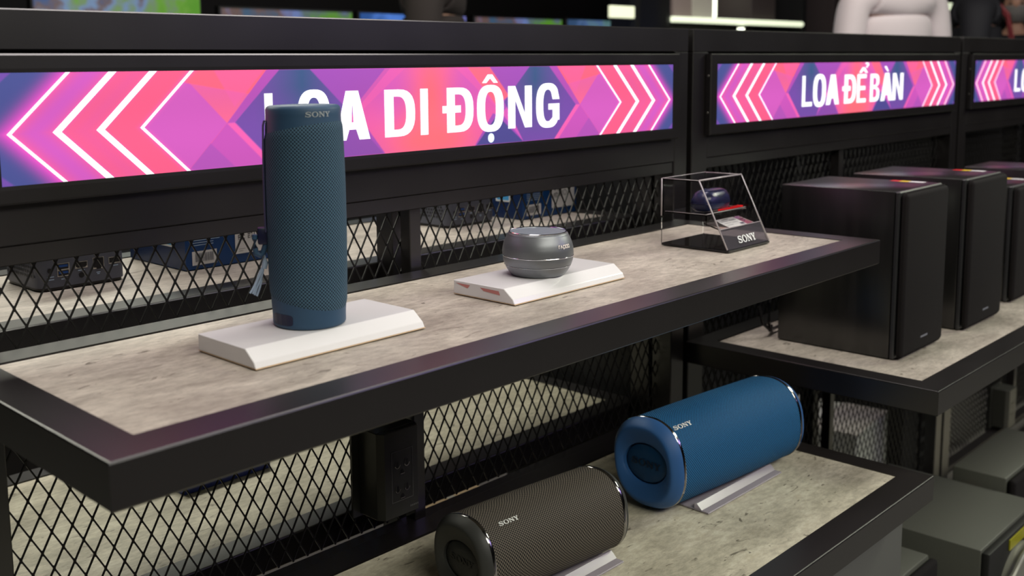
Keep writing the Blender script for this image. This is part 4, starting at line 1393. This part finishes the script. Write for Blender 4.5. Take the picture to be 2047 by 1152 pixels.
def carton(x, y, label, w_=.155, rot=0):
    t = thing('blue_carton', label, 'box', (x, y, 1.05), rot, 'blue retail cartons')
    d_, h_ = .160, .125
    bm = nb(); box(bm, 0, w_, 0, d_, 0, h_, .0008)
    for f in bm.faces:
        if f.normal.x < -.9: f.material_index = 1
    bm.normal_update()
    for f in bm.faces: f.material_index = 1 if f.normal.x < -.9 else 0
    obj('carton_body', bm, [M['box_blue'], M['box_navy']], t)
    bm = nb()
    P = lambda a, b: (a, -.0006, b)
    P2 = lambda a, b: (a, -.0010, b)
    rect = lambda x0, x1, z0, z1, mi=0, f=P: fill(bm, [[(x0, z0), (x1, z0), (x1, z1), (x0, z1)]], f, mi)
    rect(.010, .050, .0060, .0255, 0)
    xx = .0150
    while xx < .045:
        ww = random.choice((.0006, .0010, .0014)); rect(xx, xx + ww, .0105, .0225, 1, P2); xx += ww + random.choice((.0006, .0010))
    for i in range(7):
        z_ = .0335 + i * .0034
        rect(.010, .060 + random.uniform(-.012, .008) if i > 1 else .045, z_, z_ + .0010, 2)
    rect(.081, .148, .0130, .085, 0)
    # CE, UKCA, FCC style marks
    st = lambda pts, w__: stroke(bm, pts, w__, P2, 3)
    st([(.0905 + .0042 * math.cos(a), .0505 + .0045 * math.sin(a)) for a in [PI * .3 + i * PI * 1.4 / 10 for i in range(11)]], .0011)
    st([(.0990 + .0042 * math.cos(a), .0505 + .0045 * math.sin(a)) for a in [PI * .3 + i * PI * 1.4 / 10 for i in range(11)]], .0011)
    st([(.0950, .0505), (.0985, .0505)], .0011)
    rect(.1030, .1075, .0490, .0560, 3, P2)
    st([(.0870, .0330), (.0870, .0400), (.0915, .0400)], .0011); st([(.0870, .0368), (.0905, .0368)], .0011)
    for ccx, rr2 in ((.0945, .0042), (.0965, .0024)):
        st([(ccx + rr2 * math.cos(a), .0368 + rr2 * math.sin(a)) for a in [PI * .3 + i * PI * 1.4 / 10 for i in range(11)]], .0010)
    st([(.1035, .0430), (.1035, .0400), (.1065, .0400), (.1065, .0430)], .0010); st([(.1090, .0400), (.1090, .0440)], .0010); st([(.1115, .0440), (.1090, .0420), (.1115, .0400)], .0009)
    st([(.1065, .0375), (.1035, .0375), (.1035, .0345), (.1065, .0345)], .0010); st([(.1085, .0340), (.1100, .0378), (.1115, .0340)], .0010)
    st([(.1190 + .0048 * math.cos(a), .0400 + .0048 * math.sin(a)) for a in [i * PI * 2 / 16 for i in range(17)]], .0009)
    rect(.128, .138, .041, .0415, 3, P2); rect(.128, .136, .038, .0385, 3, P2); rect(.0865, .098, .0195, .0200, 3, P2); rect(.0865, .094, .0165, .017, 3, P2)
    obj('printed_labels', bm, [M['card'], M['print'], M['box_text'], M['darkprint']], t)
    bm = nb()
    S_ = lambda a, b: (-.0006, a, b)
    fill(bm, [[(.030, .030), (.065, .030), (.065, .090), (.030, .090)]], S_, 1)
    fill(bm, [[(.033, .033), (.062, .033), (.062, .087), (.033, .087)]], lambda a, b: (-.0009, a, b), 0)
    fill(bm, [sup(.011, .007, 2, 24, .048, .050)], lambda a, b: (-.0012, a, b), 1)
    for i in range(4): fill(bm, [[(.085, .045 + i * .006), (.130, .045 + i * .006), (.130, .0465 + i * .006), (.085, .0465 + i * .006)]], S_, 2)
    obj('side_print', bm, [M['box_light'], M['card'], M['box_text']], t)
    return t


carton(.4130, .5895, 'left blue retail carton with barcode, behind the mesh beside the tall speaker')
carton(1.0880, .5590, 'right blue retail carton with white label, behind the mesh above the round speaker')

# low things behind the mesh
bt = obj('blue_tray', box(nb(), .432, .590, .660, .775, .6958, .7130, .002), mat('royal_blue_plastic', (0.006, 0.022, 0.20, 1), .4))
props(bt, 'flat royal blue tray on the rear lower shelf, partly hidden by the top shelf', 'tray')


def kraft(x, y, w_, d_, h_, z, label):
    t = thing('kraft_carton', label, 'box', (x, y, z), 0, 'kraft cartons low behind the mesh')
    obj('carton_body', box(nb(), 0, w_, 0, d_, 0, h_, .001), M['kraft'], t)
    obj('tape', box(nb(), w_ * .44, w_ * .56, -.0006, d_ + .0006, h_, h_ + .0006), M['carton_white'], t)
    return t


kraft(.72, .60, .24, .22, .20, .15, 'kraft carton low behind the mesh near the bottom of the photo')
kraft(1.03, .56, .17, .24, .30, .15, 'smaller kraft carton low behind the mesh, right of the charcoal speaker')

pb = thing('pale_carton', 'pale grey box seen dimly through the mesh under the bookshelf speakers', 'box', (2.29, .455, .15), math.radians(5))
obj('carton_body', box(nb(), 0, .255, 0, .27, 0, .205, .002), mat('pale_grey_carton', (0.60, 0.62, 0.54, 1), .6), pb)
obj('lid_flap', box(nb(), 0, .255, -.001, .12, .2055, .208), M['carton_white'], pb)
rb_ = obj('plinth_block', box(nb(), 1.33, 2.595, .4405, .78, FLOOR, .1499), M['far_black'])
props(rb_, 'black base plinth carrying the pale box behind the mesh', 'plinth')

# ------------------------------------------------------------------ far side of the aisle
ct = thing('aisle_counter', 'long black counter across the aisle, seen through the mesh', 'counter', (1.8, 1.75, FLOOR))
obj('body', box(nb(), -1.8, 1.9, -.25, .25, 0, .50), M['far_black'], ct)
obj('worktop', box(nb(), -1.82, 1.92, -.27, .27, .50, .52, .002), M['far_black'], ct)
wt = obj('white_tray', box(nb(), 2.30, 2.72, 1.49, 1.95, .601, .640, .006), M['white'])
props(wt, 'white tray lying on the black counter across the aisle', 'tray')


def tv(x, label, m, ztop=1.64, w_=.79, h_=.46, g='televisions on the back row'):
    t = thing('television', label, 'television', (x + w_ / 2, 3.5, ztop - h_ - .12), 0, g)
    obj('housing', box(nb(), -w_ / 2 - .012, w_ / 2 + .012, .001, .04, .11, h_ + .132, .004), M['far_black'], t)
    obj('screen', box(nb(), -w_ / 2, w_ / 2, -.004, .0008, .12, h_ + .12), m, t)
    obj('stand', box(nb(), -.12, .12, -.06, .10, 0, .11, .004), M['far_black'], t)
    return t


tv(1.47, 'large television with green and blue picture, far left edge of the photo', M['tv_green'], 1.80, .78, .62)
tv(2.365, 'television with brown and green picture, second from the left in the back row', M['tv'])
tv(3.215, 'television with a blue picture, half hidden behind the dark-dressed person', M['tv_blue'])
tv(4.09, 'television with lilac and green picture, right of the dark-dressed person', M['tv'])
tv(4.945, 'television with dim teal picture, rightmost of the back row', M['tv_teal'], 1.645, .82)
tb = thing('television_counter', 'long black counter carrying the row of televisions', 'counter', (3.9, 3.52, FLOOR))
obj('body', box(nb(), -2.9, 2.3, -.24, .24, 0, .9615), M['far_black'], tb)
obj('worktop', box(nb(), -2.92, 2.32, -.26, .26, .9615, .9795, .002), M['far_black'], tb)
# lit shelving
ls = thing('lit_shelving', 'dark shelving with glowing light tubes, behind the white-shirted person', 'shelving', (5.3, 2.6, FLOOR))
zz_ = lambda z: z - FLOOR
obj('upright', box(nb(), -.62, -.585, .0, .38, 0, zz_(2.3)), M['far_black'], ls)
obj('upright', box(nb(), .98, 1.02, .0, .38, 0, zz_(2.3)), M['far_black'], ls)
obj('back_board', box(nb(), -.585, .98, .36, .38, 0, zz_(2.3)), M['far_grey'], ls)
for z in (.5, 1.0, 1.605, 2.1):
    obj('shelf_board', box(nb(), -.585, .98, .005, .358, zz_(z) - .02, zz_(z), .001), M['far_black'], ls)
bm = nb(); tube(bm, [(-.58, -.008, zz_(1.595)), (.94, -.008, zz_(1.595))], .017, 12); obj('glowing_tube', bm, M['tube2'], ls, True)
bm = nb(); tube(bm, [(.165, .18, zz_(1.632)), (.165, .18, zz_(2.05))], .020, 12); obj('glowing_tube', bm, M['tube'], ls, True)
bm = nb(); tube(bm, [(.165, -.010, zz_(1.25)), (.165, -.010, zz_(1.56))], .020, 12); obj('glowing_tube', bm, M['tube'], ls, True)  # reflection of the upright tube, built as a second glowing part
for i, (x, w_, h_, m, lb) in enumerate(((-.52, .18, .36, 'carton_pink', 'pinkish carton standing on the lit shelving, leftmost'), (-.325, .22, .38, 'carton_white', 'tall cream carton on the lit shelving, left of the glowing upright tube'),
                                        (.34, .30, .40, 'brownish', 'dark carton on the lit shelving, right of the glowing upright tube'))):
    k = thing('shelf_carton', lb, 'box', (5.3 + x, 2.62, 1.6055), 0, 'cartons on the lit shelving')
    obj('carton_body', box(nb(), 0, w_, 0, .28, 0, h_, .002), M[m], k)
    obj('lid', box(nb(), -.001, w_ + .001, -.001, .281, h_ - .03, h_ + .001), M[m], k)
ls2 = thing('lit_shelving', 'second dark shelving with glowing tubes, between the two standing persons', 'shelving', (8.9, 2.6, FLOOR))
obj('upright', box(nb(), .45, .50, 0, .38, 0, zz_(2.3)), M['far_black'], ls2)
obj('upright', box(nb(), -1.2, -1.15, 0, .38, 0, zz_(2.3)), M['far_black'], ls2)
obj('back_board', box(nb(), -1.15, .45, .36, .38, 0, zz_(2.3)), M['far_grey'], ls2)
for z in (1.0, 1.79): obj('shelf_board', box(nb(), -1.15, .45, .005, .358, zz_(z) - .02, zz_(z), .001), M['far_black'], ls2)
bm = nb(); tube(bm, [(-1.1, -.008, zz_(1.79)), (.42, -.008, zz_(1.79))], .028, 12); obj('glowing_tube', bm, M['tube2'], ls2, True)
bm = nb(); tube(bm, [(-.10, -.010, zz_(1.45)), (-.10, -.010, zz_(1.74))], .032, 12); obj('glowing_tube', bm, M['tube'], ls2, True)
lp = thing('wall_lamp', 'small glowing cream panel left of the lit shelving', 'light', (4.30, 2.70, FLOOR))
obj('panel', box(nb(), 0, .22, 0, .02, zz_(1.600), zz_(1.665), .003), M['lamp_panel'], lp)
obj('post', box(nb(), .23, .27, 0, .04, 0, zz_(2.0)), M['far_black'], lp)
obj('bracket', box(nb(), .219, .231, .002, .018, zz_(1.61), zz_(1.65)), M['far_black'], lp)
sf = thing('hanging_canopy', 'grey hanging canopy above the televisions', 'canopy', (3.35, 3.02, 1.80))
obj('panel', box(nb(), 0, 1.2, 0, .42, 0, .06, .004), M['far_grey'], sf)
for x in (.1, 1.1):
    obj('hanger', box(nb(), x - .008, x + .008, .2, .216, .06, CEIL - 1.80), M['far_black'], sf)
cl_ = obj('column', box(nb(), 7.05, 7.45, 2.75, 3.15, FLOOR, CEIL, .004), M['brownish'])
props(cl_, 'brownish dark column right of the lit shelving', 'column')


# ------------------------------------------------------------------ people
def skin_mesh(name, verts, edges, radii, m, parent, root=0, sub=2):
    me = bpy.data.meshes.new(name)
    me.from_pydata(verts, edges, [])
    o = bpy.data.objects.new(name, me)
    COL.objects.link(o)
    o.parent = parent
    md = o.modifiers.new('skin', 'SKIN')
    md.use_smooth_shade = True
    sv = me.skin_vertices[0].data
    for i, r in enumerate(radii):
        sv[i].radius = r if isinstance(r, tuple) else (r, r)
        sv[i].use_root = (i == root)
    s = o.modifiers.new('subdivision', 'SUBSURF')
    s.levels = s.render_levels = sub
    me.materials.append(m)
    return o


def person(label, loc, rotz, top, legs, height=1.70, arm='down', head_m=None, lean=0.0, name='person'):
    """faces local -y; feet at z=0"""
    t = thing(name, label, 'person', loc, rotz)
    k = height / 1.70
    ly = lambda z: -lean * max(0, z - .95)
    V = lambda x, y, z: (x * k, (y + ly(z)) * k, z * k)
    # trunk and limbs as one skinned body (skin tone) with clothing over it
    vs = [V(0, 0, .95), V(0, 0, 1.08), V(0, .01, 1.22), V(0, .01, 1.36), V(0, .01, 1.44), V(0, -.005, 1.50), V(0, -.015, 1.56),
          V(.09, 0, .90), V(.10, 0, .50), V(.10, .02, .09), V(.10, -.10, .035),
          V(-.09, 0, .90), V(-.10, 0, .50), V(-.10, .02, .09), V(-.10, -.10, .035)]
    ed = [(0, 1), (1, 2), (2, 3), (3, 4), (4, 5), (5, 6), (0, 7), (7, 8), (8, 9), (9, 10), (0, 11), (11, 12), (12, 13), (13, 14)]
    rd = [(.155, .105), (.145, .10), (.155, .11), (.17, .11), (.11, .075), .052, .05, .085, .055, .038, .035, .085, .055, .038, .035]
    n0 = len(vs)
    for s in (1, -1):
        if arm == 'down': pts = [V(.185 * s, .01, 1.40), V(.225 * s, .02, 1.12), V(.225 * s, -.05, .88), V(.22 * s, -.07, .80)]
        else: pts = [V(.185 * s, .01, 1.40), V(.24 * s, -.02, 1.13), V(.15 * s, -.24, 1.10), V(.11 * s, -.31, 1.11)]
        b0 = len(vs)
        vs += pts
        ed += [(4, b0), (b0, b0 + 1), (b0 + 1, b0 + 2), (b0 + 2, b0 + 3)]
        rd += [.058, .044, .030, .026]
        hand = Vector(pts[3]); d = (Vector(pts[3]) - Vector(pts[2])).normalized()
        sd = d.cross(Vector((1, 0, 0))) if arm == 'down' else d.cross(Vector((0, 0, 1)))
        sd.normalize()
        for f in range(4):
            b1 = len(vs)
            ln = (.075, .085, .080, .062)[f]
            off = sd * (.020 * (1.5 - f)) * k
            vs += [tuple(hand + d * .035 + off), tuple(hand + d * (.035 + ln * .55) + off * 1.1), tuple(hand + d * (.035 + ln) + off * 1.1 + Vector((-s * .012, 0, -.004)))]
            ed += [(b0 + 3, b1), (b1, b1 + 1), (b1 + 1, b1 + 2)]
            rd += [.010, .0085, .0075]
        b1 = len(vs)
        vs += [tuple(hand + d * .012 + sd * .040), tuple(hand + d * .040 + sd * .055)]
        ed += [(b0 + 3, b1), (b1, b1 + 1)]
        rd += [.011, .009]
    rd = [tuple(q * k for q in r) if isinstance(r, tuple) else r * k for r in rd]
    body = skin_mesh('body', vs, ed, rd, M['skin'], t)
    # head
    hm = nb()
    rings = []
    for i in range(17):
        u = i / 16
        z = 1.535 + .235 * u
        a = math.sin(PI * min(max(u, .02), .985)) ** .55
        wx = .076 * a * (1 - .20 * max(0, .42 - u) / .42); wy = .094 * a * (1 - .14 * max(0, .42 - u) / .42)
        ring = []
        for j in range(32):
            th_ = 2 * PI * j / 32
            x, y = wx * math.cos(th_), wy * math.sin(th_)
            fr = max(0, -math.sin(th_)) ** 8 * max(0, 1 - abs(math.cos(th_)) * 4)
            y -= fr * (.020 * math.exp(-((u - .42) / .07) ** 2) + .006 * math.exp(-((u - .26) / .04) ** 2))
            ey = math.exp(-((u - .52) / .05) ** 2) * (math.exp(-((math.cos(th_) - .42) / .16) ** 2) + math.exp(-((math.cos(th_) + .42) / .16) ** 2)) * (math.sin(th_) < 0)
            y += .008 * ey
            ring.append(V(x, y - .012, z))
        rings.append(ring)
    loft(hm, rings)
    for s in (1, -1):
        loft(hm, [[V(s * (.070 + .012 * q) , .004 + .014 * math.cos(a) * w2, 1.640 + .030 * math.sin(a) * w2) for a in [2 * PI * i / 14 for i in range(14)]] for q, w2 in ((0, .8), (1, 1.0), (1.3, .7))])
    hd = obj('head', hm, M['skin'], t, True)
    em = nb()
    for s in (1, -1):
        loft(em, [[V(s * .031 + .012 * r_ * math.cos(a), -.100 - .004 * (1 - r_), 1.657 + .0062 * r_ * math.sin(a)) for a in [2 * PI * i / 14 for i in range(14)]] for r_ in (1, .6, .2)])
        loft(em, [[V(s * .031 + .017 * math.cos(a), -.099, 1.676 + .003 * math.sin(a) + .002) for a in [2 * PI * i / 12 for i in range(12)]] for r_ in (1,)] + [[V(s * .031 + .014 * math.cos(a), -.102, 1.678 + .002 * math.sin(a)) for a in [2 * PI * i / 12 for i in range(12)]]])
    obj('eyes', em, M['hair'], t, True)
    hr = nb()
    rings = []
    for i in range(14):
        u = i / 13
        z = 1.60 + .188 * u
        a = math.sqrt(max(0.02, 1 - (max(0, u - .35) / .66) ** 2))
        ring = []
        for j in range(36):
            th_ = 2 * PI * j / 36
            front = max(0, -math.sin(th_))
            k2 = 1.0 if u > .62 else 1 - .30 * front ** .5
            ring.append(V(.084 * a * math.cos(th_) * (1 if u > .62 else 1 - .06 * front), .104 * a * math.sin(th_) * k2 - .010, z))
        rings.append(ring)
    loft(hr, rings)
    obj('hair', hr, M['hair'], t, True)
    # clothing shells
    sv_ = [V(0, 0, .93), V(0, 0, 1.05), V(0, .01, 1.20), V(0, .01, 1.34), V(0, .01, 1.42), V(0, 0, 1.465)]
    se = [(0, 1), (1, 2), (2, 3), (3, 4), (4, 5)]
    sr = [(.185, .135), (.175, .130), (.185, .135), (.195, .130), (.125, .088), (.068, .060)]
    for s in (1, -1):
        b0 = len(sv_)
        if arm == 'down': pts = [V(.190 * s, .01, 1.395), V(.228 * s, .02, 1.12), V(.226 * s, -.04, .90)]
        else: pts = [V(.190 * s, .01, 1.395), V(.242 * s, -.02, 1.13), V(.16 * s, -.22, 1.10)]
        sv_ += pts; se += [(4, b0), (b0, b0 + 1), (b0 + 1, b0 + 2)]; sr += [.076, .060, .046]
    sr = [tuple(q * k for q in r) if isinstance(r, tuple) else r * k for r in sr]
    skin_mesh('top', sv_, se, sr, top, t)
    tv_ = [V(0, 0, .97), V(0, 0, .90), V(.10, 0, .82), V(.10, 0, .50), V(.10, .02, .13), V(-.10, 0, .82), V(-.10, 0, .50), V(-.10, .02, .13)]
    te = [(0, 1), (1, 2), (2, 3), (3, 4), (1, 5), (5, 6), (6, 7)]
    trd = [(.168, .118), (.175, .12), .100, .072, .058, .100, .072, .058]
    skin_mesh('trousers', tv_, te, [tuple(q * k for q in r) if isinstance(r, tuple) else r * k for r in trd], legs, t)
    sh = nb()
    for s in (1, -1):
        rings = [[V(s * .10 + .045 * q * math.cos(a), -.055 + .13 * q * math.sin(a), z) for a in [2 * PI * i / 20 for i in range(20)]] for q, z in ((1, 0), (1, .025), (.9, .055), (.6, .085))]
        loft(sh, rings)
    obj('shoes', sh, M['far_black'], t, True)
    return t


pw = person('person in a white shirt standing with back turned, behind the middle rack', (4.676, 1.383, FLOOR), math.radians(150), M['shirt'], M['trouser'], 1.87, 'down')
pd = person('person in black with a dark red lanyard, right of the white-shirted person', (5.50, 1.28, FLOOR), math.radians(20), M['darkcloth'], M['trouser'], 1.82, 'down')
bm = nb()
stp = [(-.06, -.135, 1.10), (-.09, -.150, 1.25), (-.10, -.125, 1.38), (-.075, -.05, 1.475), (-.05, .03, 1.485), (.05, .03, 1.485), (.075, -.05, 1.475), (.10, -.125, 1.38), (.09, -.150, 1.25), (.06, -.135, 1.10)]
tube(bm, [(x * 1.07, y * 1.07, z * 1.07) for x, y, z in stp], .008, 8)
obj('lanyard', bm, M['strap_red'], pd, True)
pm = person('person with a grey face mask at the right photo edge', (6.46, 1.39, FLOOR), math.radians(-74), M['darkcloth'], M['trouser'], 1.62, 'down')
bm = nb()
kk = 1.62 / 1.70
rings = []
for i, (z, wx, yy) in enumerate(((1.545, .052, -.075), (1.57, .066, -.105), (1.60, .074, -.122), (1.63, .077, -.120), (1.645, .077, -.108))):
    rings.append([(wx * math.sin(a) * kk, (yy + (1 - math.cos(a)) * .075) * kk, z * kk) for a in [-PI * .52 + PI * 1.04 * j / 16 for j in range(17)]])
V_ = loft(bm, rings, False, False, closed=False)
bmesh.ops.solidify(bm, geom=list(bm.faces), thickness=.003)
obj('face_mask', bm, M['mask'], pm, True)
pk = person('dark-dressed person standing before the televisions, seen from behind', (2.62, 2.36, FLOOR), math.radians(215), M['browncloth'], M['trouser'], 1.87, 'down')
